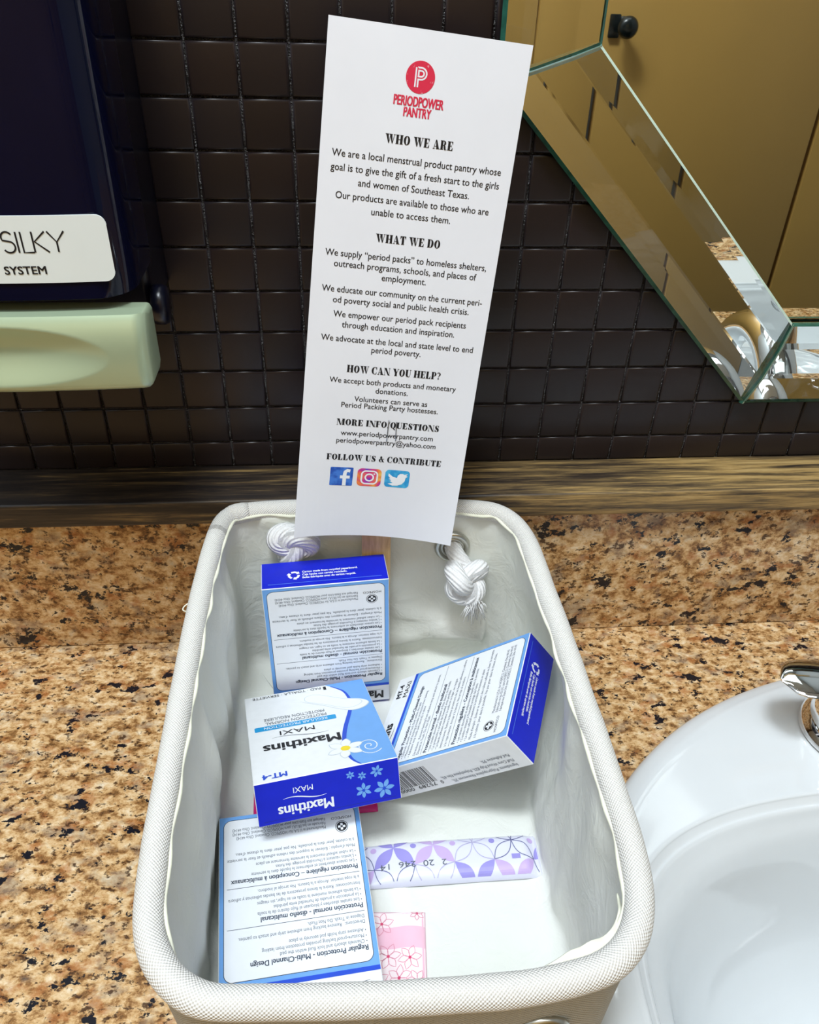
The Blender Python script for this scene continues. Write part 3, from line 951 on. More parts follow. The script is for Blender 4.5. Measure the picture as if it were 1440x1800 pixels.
# ------------------------------------------------------------------ sink
sink = empty('bathroom_sink', (SCX, SCY, 0))
tag(sink, 'white oval porcelain drop-in sink set in the granite counter', 'sink')
def sring(a, b, cy, n, z, N=180):
    out = []
    for k in range(N):
        t = 2 * math.pi * k / N
        c, s = math.cos(t), math.sin(t)
        out.append((a * math.copysign(abs(c) ** (2 / n), c), cy + b * math.copysign(abs(s) ** (2 / n), s), z))
    return out
prof = [(240, 198, 0, 2, -3), (256.5, 214.5, 0, 2, 0.4), (258.5, 216.5, 0, 2, 4), (256, 214, 0, 2, 8.5), (250, 208, 0, 2, 11.5), (243, 201, 0, 2.0, 12.6),
        (238, 172, -8, 2.5, 12.4), (236, 144, -16, 3.1, 12.0), (234.5, 135, -17, 3.3, 12.1), (233.3, 133.3, -17, 3.3, 11.9), (232.4, 132.4, -17, 3.3, 11.2), (231.8, 131.8, -17, 3.3, 10.1), (229.2, 129.2, -17, 3.3, 7.3), (228.2, 128.2, -17, 3.25, 6.8), (227.2, 127.2, -17, 3.25, 6.0), (226.4, 126.4, -17, 3.2, 4.6), (224.5, 124.8, -17, 3.1, 0.5),
        (215, 119, -17, 3.0, -12), (203, 112, -17, 2.9, -45), (188, 103, -17, 2.8, -80), (165, 91, -17, 2.6, -108), (130, 74, -17, 2.4, -126), (80, 52, -17, 2.2, -136), (24, 24, -17, 2, -141)]
dense = catmull([Vector(q[:3]) for q in prof], 4)
dense2 = catmull([Vector((q[3], q[4], 0)) for q in prof], 4)
rings = [sring(a.x, a.y, a.z, max(2, b.x), b.y) for a, b in zip(dense, dense2)]
N = 180
V, F = [], []
for r in rings:
    V += r
for i in range(len(rings) - 1):
    for k in range(N):
        j = (k + 1) % N
        F.append((i * N + k, i * N + j, (i + 1) * N + j, (i + 1) * N + k))
mesh_obj('basin', V, F, M['porcelain'], sink, smooth=True)
dv, df = lathe_geo([(24, -143), (24.5, -140), (22, -138.5), (17, -139.5), (12, -137), (3, -136)], 32)
mesh_obj('drain', [(p[0], p[1] - 17, p[2]) for p in dv], df, M['drain_metal'], sink, smooth=True)

# ------------------------------------------------------------------ faucet
FX, FY = 445.0, -146.0
fau = empty('faucet', (FX, FY, 12.6))
tag(fau, 'chrome two-handle faucet on the back rim of the sink', 'faucet')
def stad(L, r, z, n=20):
    return [(L + r * math.cos(a), r * math.sin(a), z) for a in [-math.pi / 2 + math.pi * k / n for k in range(n + 1)]] + [(-L + r * math.cos(a), r * math.sin(a), z) for a in [math.pi / 2 + math.pi * k / n for k in range(n + 1)]]
loft('base_plate', [stad(51, 31, 0), stad(51, 32, 1.5), stad(51, 31, 6), stad(51, 27, 10), stad(51, 20, 11)], M['chrome'], fau)
for s in (-1, 1):
    hv, hf = lathe_geo([(27, 9), (27.5, 12), (25, 20), (21, 28), (19.5, 34), (20, 40), (17, 45), (8, 48)], 36)
    h = mesh_obj('handle', [(p[0] + s * 51, p[1], p[2]) for p in hv], hf, M['chrome'], fau, smooth=True)
    rings = []
    for i in range(15):
        t = i / 14
        cx = s * (51 - 8 + 70 * t)
        hw = (9 + 7 * math.sin(math.pi * min(1, t * 0.62 + 0.1))) * (1 if t < 0.8 else math.sqrt(max(0.02, 1 - ((t - 0.8) / 0.2) ** 2)))
        ht = 4.5 * (1 - 0.55 * t) * (1 if t < 0.9 else math.sqrt(max(0.05, 1 - ((t - 0.9) / 0.1) ** 2)))
        cz = 45 + 8 * math.sin(t * 1.8)
        rings.append([(cx, hw * math.cos(a), cz + ht * math.sin(a)) for a in [2 * math.pi * k / 18 for k in range(18)]])
    loft('lever', rings, M['chrome'], h)
sp = catmull([(0, 0, 8), (0, -1, 40), (0, -8, 84), (0, -34, 118), (0, -72, 126), (0, -108, 108), (0, -122, 84)], 6)
rad = [19 - 5.5 * i / (len(sp) - 1) for i in range(len(sp))]
spout = tube('spout', sp, rad, M['chrome'], fau, n=28)
av = sp[-1]
kv_, kf_, _ = tube_geo([(0, -122, 86), (0, -125.5, 80)], [12.5, 12.2], 24)
mesh_obj('aerator', kv_, kf_, M['drain_metal'], spout, smooth=True)

# ------------------------------------------------------------------ fabric basket
basket = empty('fabric_basket', (90, -195, 0))
tag(basket, 'off-white canvas basket with a pale liner holding boxes and wrapped pads', 'basket')
BO = Vector((90, -195, 0))
def bl(x, y, z): return (x - BO.x, y - BO.y, z - BO.z)
RZ = 130.0
rim_outer = [(-8.7, -70.5), (-6.5, -58.5), (0.2, -48.5), (13.9, -45.0), (42.1, -43.6), (92, -43.8), (142.6, -46.4), (167.3, -51.2), (178.3, -60.7), (184.8, -75.5), (187.5, -94.9), (188.6, -132.5), (189.9, -161.5),
             (190.5, -206.1), (191.2, -236.2), (191.4, -260.0), (191.2, -285.5), (189.5, -302.4), (186.5, -314.1), (180.8, -325.0), (169.2, -335.2), (157.7, -338.9), (142.1, -341.4), (126.7, -342.6), (76, -342.6), (25.5, -340.2), (18.0, -338.5),
             (10.2, -334.5), (3.3, -328.6), (-2.5, -320.3), (-6.1, -312.9), (-8.0, -304.2), (-9.2, -292.2), (-10.3, -272.3), (-10.6, -246.8), (-11.0, -222.2), (-11.7, -173.9), (-11.6, -128.0), (-10.6, -95.4)]
NP = 220
def smooth_loop(pts, it=2):
    for _ in range(it):
        pts = [(pts[i - 1] + pts[i] * 2 + pts[(i + 1) % len(pts)]) / 4 for i in range(len(pts))]
    return pts
loop0 = smooth_loop(resample(catmull([(x, y, 0) for x, y in rim_outer], 6, True), NP), 4)
def inward(loop, d):
    out = []
    n = len(loop)
    for i in range(n):
        t = (loop[(i + 1) % n] - loop[i - 1]).normalized()
        nrm = Vector((t.y, -t.x, 0))        # the loop runs clockwise seen from above
        dd = d[i] if isinstance(d, (list, tuple)) else d
        out.append(loop[i] + nrm * dd)
    return out
chk = inward(loop0, 5)
if sum((p - Vector((90, -195, 0))).length for p in chk) > sum((p - Vector((90, -195, 0))).length for p in loop0):
    _inw = inward
    inward = lambda loop, d: _inw(loop, [-q for q in d] if isinstance(d, (list, tuple)) else -d)
# padded canvas rim
rim_path = [Vector(bl(p.x, p.y, RZ + 0.35 * noise.noise(p * 0.03))) for p in inward(loop0, 5.8)]
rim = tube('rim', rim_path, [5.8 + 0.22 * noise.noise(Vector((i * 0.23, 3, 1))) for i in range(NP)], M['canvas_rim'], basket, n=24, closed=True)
# seam where the binding ends overlap
k = min(range(NP), key=lambda i: (loop0[i] - Vector((5, -47, 0))).length)
seg = [rim_path[(k + d) % NP] for d in range(-2, 3)]
sm = tube('binding_overlap', [p.copy() for p in seg], [5.9, 6.3, 6.35, 6.3, 5.9], M['canvas_rim'], basket, n=24)
# outer canvas wall with a base
def sst(a, b, x):
    t = max(0, min(1, (x - a) / (b - a)))
    return t * t * (3 - 2 * t)
def side_bulge(q, z):
    if q.x < 150: return 0.0
    return math.exp(-((q.y + 142) / 44.0) ** 2) * math.exp(-((z - 76) / 34.0) ** 2)
def wall_loops(offs, fn=None):
    V = []
    for d, z in offs:
        for i, p in enumerate(inward(loop0, d)):
            q = Vector((p.x, p.y, z))
            if fn:
                q = fn(i, q, z)
            V.append(bl(*q))
    return V
def ringfaces(nr, n, flip=False):
    F = []
    for i in range(nr - 1):
        for k in range(n):
            j = (k + 1) % n
            q = (i * n + k, i * n + j, (i + 1) * n + j, (i + 1) * n + k)
            F.append(q[::-1] if flip else q)
    return F
offs = [(3.2, 127), (3.6, 118), (4.2, 100), (5.0, 80), (5.8, 60), (6.6, 40), (7.4, 20), (8.2, 8), (9.5, 2.5), (12, 0.3)]
def owall(i, q, z):
    a = 1.6 * noise.noise(Vector((q.x * 0.03, q.y * 0.03, z * 0.012)))
    dirn = (Vector((90, -195, z)) - q).normalized()
    q = q + dirn * a * (0.3 if z > 115 or z < 10 else 1)
    q.x += 17.0 * side_bulge(q, z)
    return q
V = wall_loops(offs, owall)
F = ringfaces(len(offs), NP)
F.append(tuple((len(offs) - 1) * NP + k for k in range(NP)))
per = [0]
for a, b in zip(loop0, loop0[1:]):
    per.append(per[-1] + (b - a).length)
uv = [(per[i % NP], v[2]) for i, v in enumerate(V)]
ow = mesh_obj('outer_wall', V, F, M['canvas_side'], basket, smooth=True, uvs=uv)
recalc(ow)
# liner: hangs a little loose, bellies out of the left wall and creases on the floor
def sst(a, b, x):
    t = max(0, min(1, (x - a) / (b - a)))
    return t * t * (3 - 2 * t)
def liner_push(i, q, z):
    d = 0.0
    top = sst(128, 112, z)
    d += top * 3.4 * noise.noise(Vector((q.x * 0.035, q.y * 0.035, z * 0.008 + 4)))
    d += top * 2.2 * noise.noise(Vector((q.x * 0.08, q.y * 0.08, z * 0.02 + 9)))
    zz = math.exp(-((z - 78) / 34.0) ** 2)
    if q.x < 40:
        d += 7.5 * zz * sst(-150, -205, q.y) * (1 - sst(-320, -335, q.y)) * (0.8 + 0.3 * math.sin(q.y * 0.05))
        d += 8.5 * math.exp(-((z - 92) / 26.0) ** 2) * math.exp(-((q.y + 100) / 15.0) ** 2)
        d += 4.0 * math.exp(-((z - 60) / 26.0) ** 2) * math.exp(-((q.y + 150) / 18.0) ** 2)
    if q.x > 150:
        d += 2.0 * zz * math.sin(q.y * 0.045 + 1.0)
    if q.y > -75 and 20 < q.x < 165:
        f = 0.5 + 0.5 * math.sin(q.x * 0.11 + z * 0.05)
        d += 3.0 * zz * f
        d += 7.0 * math.exp(-((z - 20 - 0.20 * (q.x - 95)) / 7.0) ** 2) * sst(80, 110, q.x)
        d += 3.5 * math.exp(-((z - 48 + 0.25 * (q.x - 95)) / 6.0) ** 2) * sst(95, 125, q.x)
        d += 2.2 * max(0, math.cos(math.atan2(q.x - 141, 108 - z) * 7.0)) * sst(14, 40, math.hypot(q.x - 141, z - 108)) * sst(8, 40, z)
    return max(-0.6, d)
loffs = [(8.8, 131), (9.3, 128)] + [(9.6 + 1.2 * (1 - z / 128.0), z) for z in [124, 118, 112, 106, 100, 94, 88, 82, 76, 70, 64, 58, 52, 46, 40, 34, 28, 22, 17, 12, 8]] + [(11.8, 5), (14, 3), (18, 1.9)]
def lfn(i, q, z):
    c = Vector((90, -195, z))
    t = Vector((c.x - q.x, c.y - q.y, 0))
    # push square to the nearest wall
    if abs(q.x - 90) / 95 > abs(q.y + 195) / 148:
        n = Vector((math.copysign(1, t.x), 0, 0))
    else:
        n = Vector((0, math.copysign(1, t.y), 0))
    if z > 129:
        return q
    n = (n * 0.75 + t.normalized() * 0.25).normalized()
    b_ = side_bulge(q, z)
    q = q + n * liner_push(i, q, z) * sst(1, 12, z) * (1 - min(1, 1.3 * b_))
    q.x += 20.0 * b_
    return q
V = wall_loops(loffs, lfn)
base = len(V)
nr = len(loffs)
last = V[-NP:]
cen = Vector((sum(p[0] for p in last) / NP, sum(p[1] for p in last) / NP, 0))
for s_ in (0.94, 0.88, 0.82, 0.76, 0.7, 0.64, 0.57, 0.5, 0.43, 0.36, 0.29, 0.22, 0.15, 0.08):
    for p in last:
        x, y = cen.x + (p[0] - cen.x) * s_, cen.y + (p[1] - cen.y) * s_
        h = 1.0 + 0.9 * noise.noise(Vector((x * 0.022, y * 0.03, 2))) + 0.4 * noise.noise(Vector((x * 0.07, y * 0.07, 7)))
        cr = math.exp(-((x - 40 - (y + 90) * -0.55) / 5.0) ** 2) * 1.2 if y < -20 else 0
        V.append((x, y, max(0.4, min(1.7, h + cr))))
    nr += 1
V.append((cen.x, cen.y, 1.0))
F = ringfaces(nr, NP, True)
c0 = (nr - 1) * NP
F += [(c0 + (k + 1) % NP, c0 + k, len(V) - 1) for k in range(NP)]
liner = mesh_obj('liner', V, F, M['liner_cloth'], basket, smooth=True)
recalc(liner)
bm = bmesh.new(); bm.from_mesh(liner.data)
up = sum(f.normal.z * f.calc_area() for f in bm.faces)
if up < 0:
    bmesh.ops.reverse_faces(bm, faces=bm.faces[:])
bm.to_mesh(liner.data); bm.free()
# wavy stitched hem under the rim
hp = []
for i, q in enumerate(inward(loop0, 11.6)):
    wv = 0.9 * noise.noise(Vector((i * 0.3, 0, 5))) + 0.5 * math.sin(i * 0.9)
    c = (Vector((90, -195, 0)) - q).normalized()
    q2 = q + c * wv
    hp.append(Vector(bl(q2.x, q2.y, 130.0 - 5.0 * sst(-300, -330, q.y) + 0.6 * math.sin(i * 0.7))))
tube('liner_hem', hp, 0.95, M['hem_cloth'], basket, n=8, closed=True)
# loose turned-over corner of the hem at the front right
fl = catmull([(140, -328, 123), (150, -324.5, 127.5), (159, -321.5, 128.5), (168, -318, 128.5), (174, -310, 127.5), (177, -301, 123)], 6)
V, F = [], []
for i, p in enumerate(fl):
    t = i / (len(fl) - 1)
    w = 0.6 + 7.5 * math.sin(math.pi * t) ** 0.7
    nrm = Vector((0.62, -0.70, -0.25)).normalized()
    for s_ in (0, 0.5, 1):
        q = p + nrm * w * s_ + Vector((0, 0, -3.0 * s_ * s_ + 0.5 * math.sin(i * 1.1)))
        V.append(bl(*q))
for i in range(len(fl) - 1):
    for s_ in range(2):
        a = i * 3 + s_
        F.append((a, a + 1, a + 4, a + 3))
lf = mesh_obj('liner_flap', V, F, M['hem_cloth'], basket, smooth=True)
md = lf.modifiers.new('thickness', 'SOLIDIFY'); md.thickness = 0.0007
# grommets and rope knots at the back, rope handle outside the front
def torus_geo(c, R_, r, axis_y=True, n=36, m=12, sz=1.0):
    V, F = [], []
    for i in range(n):
        a = 2 * math.pi * i / n
        for j in range(m):
            b = 2 * math.pi * j / m
            rr_ = R_ + r * math.cos(b)
            V.append((c[0] + rr_ * math.cos(a), c[1] + r * sz * math.sin(b), c[2] + rr_ * math.sin(a)))
    for i in range(n):
        for j in range(m):
            F.append((i * m + j, i * m + (j + 1) % m, ((i + 1) % n) * m + (j + 1) % m, ((i + 1) % n) * m + j))
    return V, F
def grommet(x, y, z):
    v, f = torus_geo((x, y, z), 9.2, 2.4, sz=0.9)
    v2, f2 = torus_geo((x, y - 0.8, z), 6.6, 1.0)
    V, F = join_geo([(v, f), (v2, f2)])
    o = mesh_obj('grommet', [bl(*p) for p in V], F, M['brushed_grommet'], basket, smooth=True)
    recalc(o)
    return o
def knot(gx, gy, gz, kx, ky, kz, tilt, seed, flat=1.0):
    random.seed(seed)
    parts = []
    v, f, u = tube_geo(catmull([(gx, gy + 3, gz), (gx + 0.25 * (kx - gx), gy - 6, gz - 2), (kx - 1, ky + 5, kz + 7), (kx, ky, kz + 2)], 6), 5.6, 14)
    UV = list(u); parts.append((v, f))
    e = Euler(tilt)
    tr = []
    for i in range(96):
        t = 2 * math.pi * i / 96
        p_ = Vector((math.sin(t) + 2 * math.sin(2 * t), math.cos(t) - 2 * math.cos(2 * t), -1.25 * math.sin(3 * t)))
        p_ = Vector((p_.x * 3.75, p_.y * 3.6, p_.z * 4.2))
        p_.rotate(e)
        tr.append((kx + p_.x, ky + p_.y * flat, kz + p_.z))
    v, f, u = tube_geo(tr, 6.3, 16, True)
    UV += u; parts.append((v, f))
    V, F = join_geo(parts)
    o = mesh_obj('rope_knot', [bl(*p) for p in V], F, M['cotton_rope'], basket, smooth=True, uvs=UV)
    return o
def fray(parent, x, y, z, n=90):
    parts = []
    for i in range(n):
        a = random.uniform(0, 2 * math.pi); r0 = random.uniform(0, 4.2)
        p0 = Vector((x + r0 * math.cos(a), y + 2, z + r0 * math.sin(a)))
        d = Vector((math.cos(a) * random.uniform(.2, 1.0), -random.uniform(.2, .9), math.sin(a) * .6 - random.uniform(0.2, 1.1)))
        p1 = p0 + d * random.uniform(2.5, 5)
        p2 = p1 + (d + Vector((random.uniform(-.5, .5), random.uniform(-.3, .3), -.6))) * random.uniform(1.5, 4)
        v, f, _ = tube_geo([p0, p1, p2], [0.42, 0.36, 0.2], 4)
        parts.append((v, f))
    V, F = join_geo(parts)
    o = mesh_obj('frayed_end', [bl(*p) for p in V], F, M['cotton_rope'], parent, smooth=True)
    return o
grommet(140.6, -59.5, 105)
grommet(39.5, -58.5, 111)
k1 = knot(140.6, -59.5, 105, 148.5, -75, 90, (1.2, 0.3, 0.5), 3)
fray(k1, 154, -86, 80)
k2 = knot(39.5, -58.5, 111, 40, -63.0, 113.0, (1.3, 0.2, -0.4), 5, 0.34)
for gx in (45, 142):
    v, f = torus_geo((gx, -337.5, 96), 9.2, 2.4, sz=0.9)
    g_ = mesh_obj('grommet', [bl(*p) for p in v], f, M['brushed_grommet'], basket, smooth=True); recalc(g_)
tube('rope_handle', [Vector(bl(*p)) for p in catmull([(142, -331, 96), (142, -344, 97), (139, -350, 90), (122, -352, 66), (93, -352, 55), (64, -352, 66), (48, -350, 90), (45, -344, 97), (45, -331, 96)], 8)], 5.2, M['cotton_rope'], basket, n=14)
# loose thread loop on the left of the rim
th = [(-9.5 - 4.2 * math.sin(a) , -137 + 3.3 * math.cos(a) - 0.5, 132 - 1.5 * math.sin(a)) for a in [0.25 + 5.2 * i / 24 for i in range(25)]]
tube('loose_thread', [Vector(bl(*p)) for p in th], 0.35, M['hem_cloth'], basket, n=6)

# ------------------------------------------------------------------ pad boxes
BW, BH, BD = 75.87, 104.78, 24.46
def carton_prints():
    A = {}
    W_, LB, RB, MB, CY, K, GR, SL = M['ink_white'], M['ink_light_blue'], M['ink_royal_blue'], M['ink_mid_blue'], M['ink_cyan'], M['ink_black'], M['ink_text_grey'], M['ink_slate']
    e = 0.35
    # ---- front (x right, y up)
    p = Print()
    fx = lambda u: BW - u
    fy = lambda v: BH - v
    curve = [(51.1, 104.5), (57.5, 97), (61.4, 90.2), (62.9, 80), (62.5, 72.7), (60.9, 64), (58.2, 54.7), (55.2, 45), (53.1, 36.6), (51.6, 28), (51.5, 21.9), (51.3, 14), (52.0, 8.8), (53.5, 4.5), (56.2, 0.35)]
    cp = [(q.x, q.y) for q in catmull([(a, b, 0) for a, b in curve], 4)]
    left = [(fx(u), fy(v)) for u, v in cp]
    p.poly(left + [(e, BH - e), (e, e)], LB, 0.05)
    p.stroke(left[2:], [0.5 + 2.0 * math.sin(math.pi * i / (len(left) - 3)) ** 0.7 for i in range(len(left) - 2)], MB, 0.09)
    # pad picture
    pad = [(33.3, 90.5), (35, 95.0), (41.2, 96.5), (48, 92), (55, 85.5), (62, 80), (70, 76), (73.2, 70.5), (69, 65), (62, 63.5), (55, 68), (47, 75.5), (39, 82), (34.5, 86)]
    pp = [(fx(q.x), fy(q.y)) for q in catmull([(a, b, 0) for a, b in pad], 4, True)]
    cx_ = sum(q[0] for q in pp) / len(pp); cy_ = sum(q[1] for q in pp) / len(pp)
    p.poly([(q[0] - 0.5, q[1] + 0.6) for q in pp], M['ink_pad_shade'], 0.11)
    p.poly(pp, W_, 0.13)
    p.stroke([(cx_ + (q[0] - cx_) * 0.84, cy_ + (q[1] - cy_) * 0.78) for q in pp], 0.35, M['ink_pad_shade'], 0.15, closed=True)
    # bar
    p.rrect(fx(51.6), fy(61.9), fx(4.0), fy(56.4), 0.8, CY, 0.09)
    # swash under the name
    p.stroke([(fx(45 - 32 * t), fy(44.6 - 1.9 * math.sin(2 * math.pi * (t * 0.75 + 0.12)))) for t in [i / 20 for i in range(21)]], [0.15 + 0.45 * math.sin(math.pi * i / 20) for i in range(21)], M['ink_text_grey'], 0.1)
    # daisy and spiral
    cx, cy = fx(50.9), fy(19.4)
    spi = [(fx(63.9) + r * math.cos(a), fy(17.6) + r * 1.25 * math.sin(a)) for r, a in [(0.5 + 6.6 * i / 40, 2.2 + 4.1 * math.pi * i / 40) for i in range(41)]]
    p.stroke(spi, 0.55, W_, 0.12)
    for k in range(6):
        a = math.radians(20 + 60 * k)
        p.petal(cx, cy, a, 1.2, 10.8, 2.9, M['ink_pad_shade'], 0.14)
        p.petal(cx, cy, a, 1.2, 10.3, 2.6, W_, 0.16)
    p.ell(cx, cy, 2.7, 2.7, M['ink_yellow'], 0.18)
    A['front_print'] = p
    t = Print()
    t.text('MT-4', fx(17.7), fy(7.4) , 4.6, MB, width=12.6, bold=0.04)
    t.text('Maxithins', fx(50.2), fy(38.6), 8.6, K, width=42.5, bold=0.04)
    t.text('MAXI', fx(37.8), fy(52.8), 4.9, K, width=20)
    t.text('REGULAR PROTECTION', fx(46.4), fy(60.6), 2.9, W_, width=37)
    t.text('PROTECCION NORMAL', fx(46.6), fy(66.3), 3.3, GR, width=36)
    t.text('PROTECTION REGULIERE', fx(46.0), fy(71.3), 3.3, GR, width=36)
    t.text('1', fx(51.3), fy(102.2), 4.6, K, width=1.8)
    t.text('PAD · TOALLA · SERVIETTE', fx(48.0), fy(102.6), 3.0, K, width=43)
    A['front_text'] = t
    # ---- back (seen from behind: x = BW - u, y = BH - v)
    p = Print()
    p.rect(e, e, BW - e, BH - 16.4, LB, 0.05)
    p.rect(e, BH - 16.6, BW - e, BH - 14.4, MB, 0.07)
    x0, x1, y0, y1 = BW - 73.3, BW - 2.4, BH - 102.4, BH - 18.7
    p.rrect(x0, y0, x1, y1, 4.2, M['ink_black'], 0.07)
    p.rrect(x0 + 0.3, y0 + 0.3, x1 - 0.3, y1 - 0.3, 3.9, W_, 0.09)
    for v in (43.2, 63.8):
        p.rect(BW - 71.6, fy(v) - 0.13, BW - 4.2, fy(v) + 0.13, SL, 0.12)
    lx, ly = BW - 65.3, fy(90.4)
    p.ell(lx, ly, 3.5, 3.5, K, 0.11); p.ell(lx, ly, 3.2, 3.2, W_, 0.13); p.ell(lx, ly, 2.8, 2.8, K, 0.15)
    p.rect(lx - 2.0, ly - 0.65, lx + 2.0, ly + 0.65, W_, 0.17); p.rect(lx - 0.65, ly - 2.0, lx + 0.65, ly + 2.0, W_, 0.17)
    p.stroke([(BW - 70 + 28 * t_, fy(11.0) + 1.0 * math.sin(2 * math.pi * (t_ * 0.8 + 0.05))) for t_ in [i / 20 for i in range(21)]], [0.12 + 0.4 * math.sin(math.pi * i / 20) for i in range(21)], K, 0.1)
    A['back_print'] = p
    t = Print()
    X = BW - 71.0
    def hd(s, v, w): t.text(s, X, fy(v) - 1.15, 2.45, SL, width=w, bold=0.03)
    def ln(s, v, w, x=X): t.text(s, x, fy(v) - 0.8, 1.75, GR, width=w)
    hd('Regular Protection - Multi-Channel Design', 25.4, 56)
    ln('• Channels absorb and lock fluid within the pad', 28.5, 42)
    ln('• Moisture-proof backing provides protection from leaking', 31.1, 50.5)
    ln('• Adhesive strip holds pad securely in place', 33.8, 37.5)
    ln('Directions:', 38.0, 9.8); ln('Remove backing from adhesive strip and attach to panties.', 38.0, 50, X + 11.6)
    ln('Dispose in Trash. Do Not Flush.', 40.7, 28)
    hd('Protección normal - diseño multicanal', 46.2, 50.5)
    ln('• Los canales absorben y bloquean el flujo dentro de la toalla', 49.2, 52)
    ln('• La protección a prueba de humedad evita pérdidas', 51.8, 44)
    ln('• La banda adhesiva mantiene la toalla en su lugar, sin riesgos', 54.5, 52)
    ln('Instrucciones:', 57.7, 12.5); ln('Retire la lámina protectora de las bandas adhesivas y adhiera', 57.7, 52.6, X + 13.6)
    ln('a la ropa interior. Arroje a la basura.', 60.9, 31.5); ln('No arroje al inodoro.', 60.9, 19, X + 32.6)
    hd('Protection régulière – Conception à multicanaux', 67.0, 64.8)
    ln('• Les canaux absorbent et enferment le liquide dans la serviette', 70.2, 54.5)
    ln("• L'endos résistant à l'humidité protège des fuites", 72.8, 42)
    ln('• Le ruban adhésif maintient la serviette fermement en place', 75.4, 52)
    ln("Mode d'emploi :", 78.8, 13.6); ln('Enlever le support des rubans adhésifs et fixer la serviette', 78.8, 52, X + 14.6)
    ln('à la culotte. Jeter dans la poubelle.', 82.0, 30); ln("Ne pas jeter dans la chasse d'eau.", 82.0, 31.5, X + 31)
    for s, v, w in (('Manufactured in U.S.A. for HOSPECO, Cleveland, Ohio 44143', 91.3, 47.5), ('Fabricado en los EE.UU. para HOSPECO, Cleveland, Ohio 44143', 93.7, 49.5), ('Fabriqué aux États-Unis pour HOSPECO, Cleveland, Ohio 44143', 96.1, 49.5)):
        ln(s, v, w, BW - 56.7)
    t.text('HOSPECO', BW - 71, fy(96.4), 1.5, K, width=11)
    t.text('Maxithins', BW - 71.5, fy(9.6), 6.6, K, width=32, bold=0.04)
    t.text('MT-4', BW - 18, fy(7.0), 3.8, K, width=11, bold=0.04)
    t.text('MAXI', BW - 18.5, fy(12.6), 3.6, K, width=13)
    A['back_text'] = t
    # ---- name end (y = BH): x right, up = depth from the front
    p = Print()
    p.rect(e, e, BW - e, BD - e, RB, 0.05)
    p.stroke([(BW - 36.5 + 22.5 * t_, 11.9 + 1.2 * math.sin(2 * math.pi * (t_ * 0.8 + 0.1))) for t_ in [i / 20 for i in range(21)]], [0.12 + 0.5 * math.sin(math.pi * i / 20) for i in range(21)], W_, 0.1)
    for u, d, r, a0 in ((63.8, 5.6, 3.6, 0.2), (49.7, 5.0, 2.4, 0.6), (55.8, 6.6, 2.4, 0.3), (56.0, 15.2, 4.5, 0.5), (67.0, 16.4, 5.6, 0.1)):
        for k in range(6):
            p.petal(BW - u, d, a0 + k * math.pi / 3, r * 0.12, r, r * 0.22, LB, 0.08)
        p.ell(BW - u, d, r * 0.16, r * 0.16, M['ink_mid_blue'], 0.1)
    p.rect(3, BD - 2.3, BW - 3, BD - 2.15, M['ink_slate'], 0.08)
    A['name_end_print'] = p
    t = Print()
    t.text('MAXI', BW - 29.8, 5.6, 3.1, W_, width=10.2)
    t.text('Maxithins', BW - 39.6, 15.2, 5.6, W_, width=28.6, bold=0.04)
    A['name_end_text'] = t
    # ---- recycled end (y = 0): x right, up = towards the front
    p = Print()
    p.rect(e, e, BW - e, BD - e, RB, 0.05)
    p.rect(4, 3.6, BW - 4, 3.8, M['ink_light_blue'], 0.08)
    cx, cy, r = 19.5, 10.8, 3.0
    for k in range(3):
        a = math.pi / 2 + k * 2 * math.pi / 3
        p1 = (cx + r * math.cos(a + 0.55), cy + r * math.sin(a + 0.55)); p2 = (cx + r * math.cos(a - 0.2), cy + r * math.sin(a - 0.2)); p3 = (cx + r * math.cos(a - 0.75), cy + r * math.sin(a - 0.75))
        p.stroke([p1, p2, p3], 1.5, W_, 0.1)
        dx_, dy_ = p3[0] - p2[0], p3[1] - p2[1]
        l_ = math.hypot(dx_, dy_); dx_ /= l_; dy_ /= l_
        p.poly([(p3[0] - dy_ * 1.5, p3[1] + dx_ * 1.5), (p3[0] + dy_ * 1.5, p3[1] - dx_ * 1.5), (p3[0] + dx_ * 1.7, p3[1] + dy_ * 1.7)], W_, 0.11)
    A['recycle_end_print'] = p
    t = Print()
    for i, s in enumerate(('Carton made from recycled paperboard.', 'Caja hecha con cartón reciclado.', 'Boîte fabriquée avec du carton recyclé.')):
        t.text(s, 24.6, 12.6 - 2.7 * i, 1.7, W_, width=(33.5, 27, 32)[i], bold=0.04)
    A['recycle_end_text'] = t
    # ---- barcode side (x = BW): right = +y, up = towards the front
    p = Print()
    x = 62.0
    random.seed(4)
    while x < 97.5:
        w_ = random.choice((0.28, 0.28, 0.5, 0.75))
        p.rect(x, BD - 20, x + w_, BD - 6.5, K, 0.08)
        x += w_ + random.choice((0.3, 0.3, 0.55, 0.8))
    A['side_print'] = p
    t = Print()
    t.text('0', 59, BD - 6.4 + 0.4, 2.6, K)
    t.text('75289', 64, BD - 5.6 + 0.4 - 0.9, 2.6, K, width=13.5)
    t.text('00004', 81, BD - 5.6 + 0.4 - 0.9, 2.6, K, width=13.5)
    for s, d, w in (('Ingredients: Polypropylene Nonwoven 3%,', 22.2, 45), ('Fluff Core Wood Pulp 82%, Polyethylene Film 6%,', 18.2, 50), ('Pad Adhesive 9%.', 14.2, 19)):
        t.text(s, 8.0, d - 2.1, 2.2, GR, width=w)
    A['side_text'] = t
    return A
PR = carton_prints()
MAPS = {
    'front': lambda x, y, z: (x, y, z),
    'back': lambda x, y, z: (BW - x, y, -BD - z),
    'name_end': lambda x, y, z: (x, BH + z, -y),
    'recycle_end': lambda x, y, z: (x, -z, -BD + y),
    'side': lambda x, y, z: (BW + z, x, -BD + y),
}
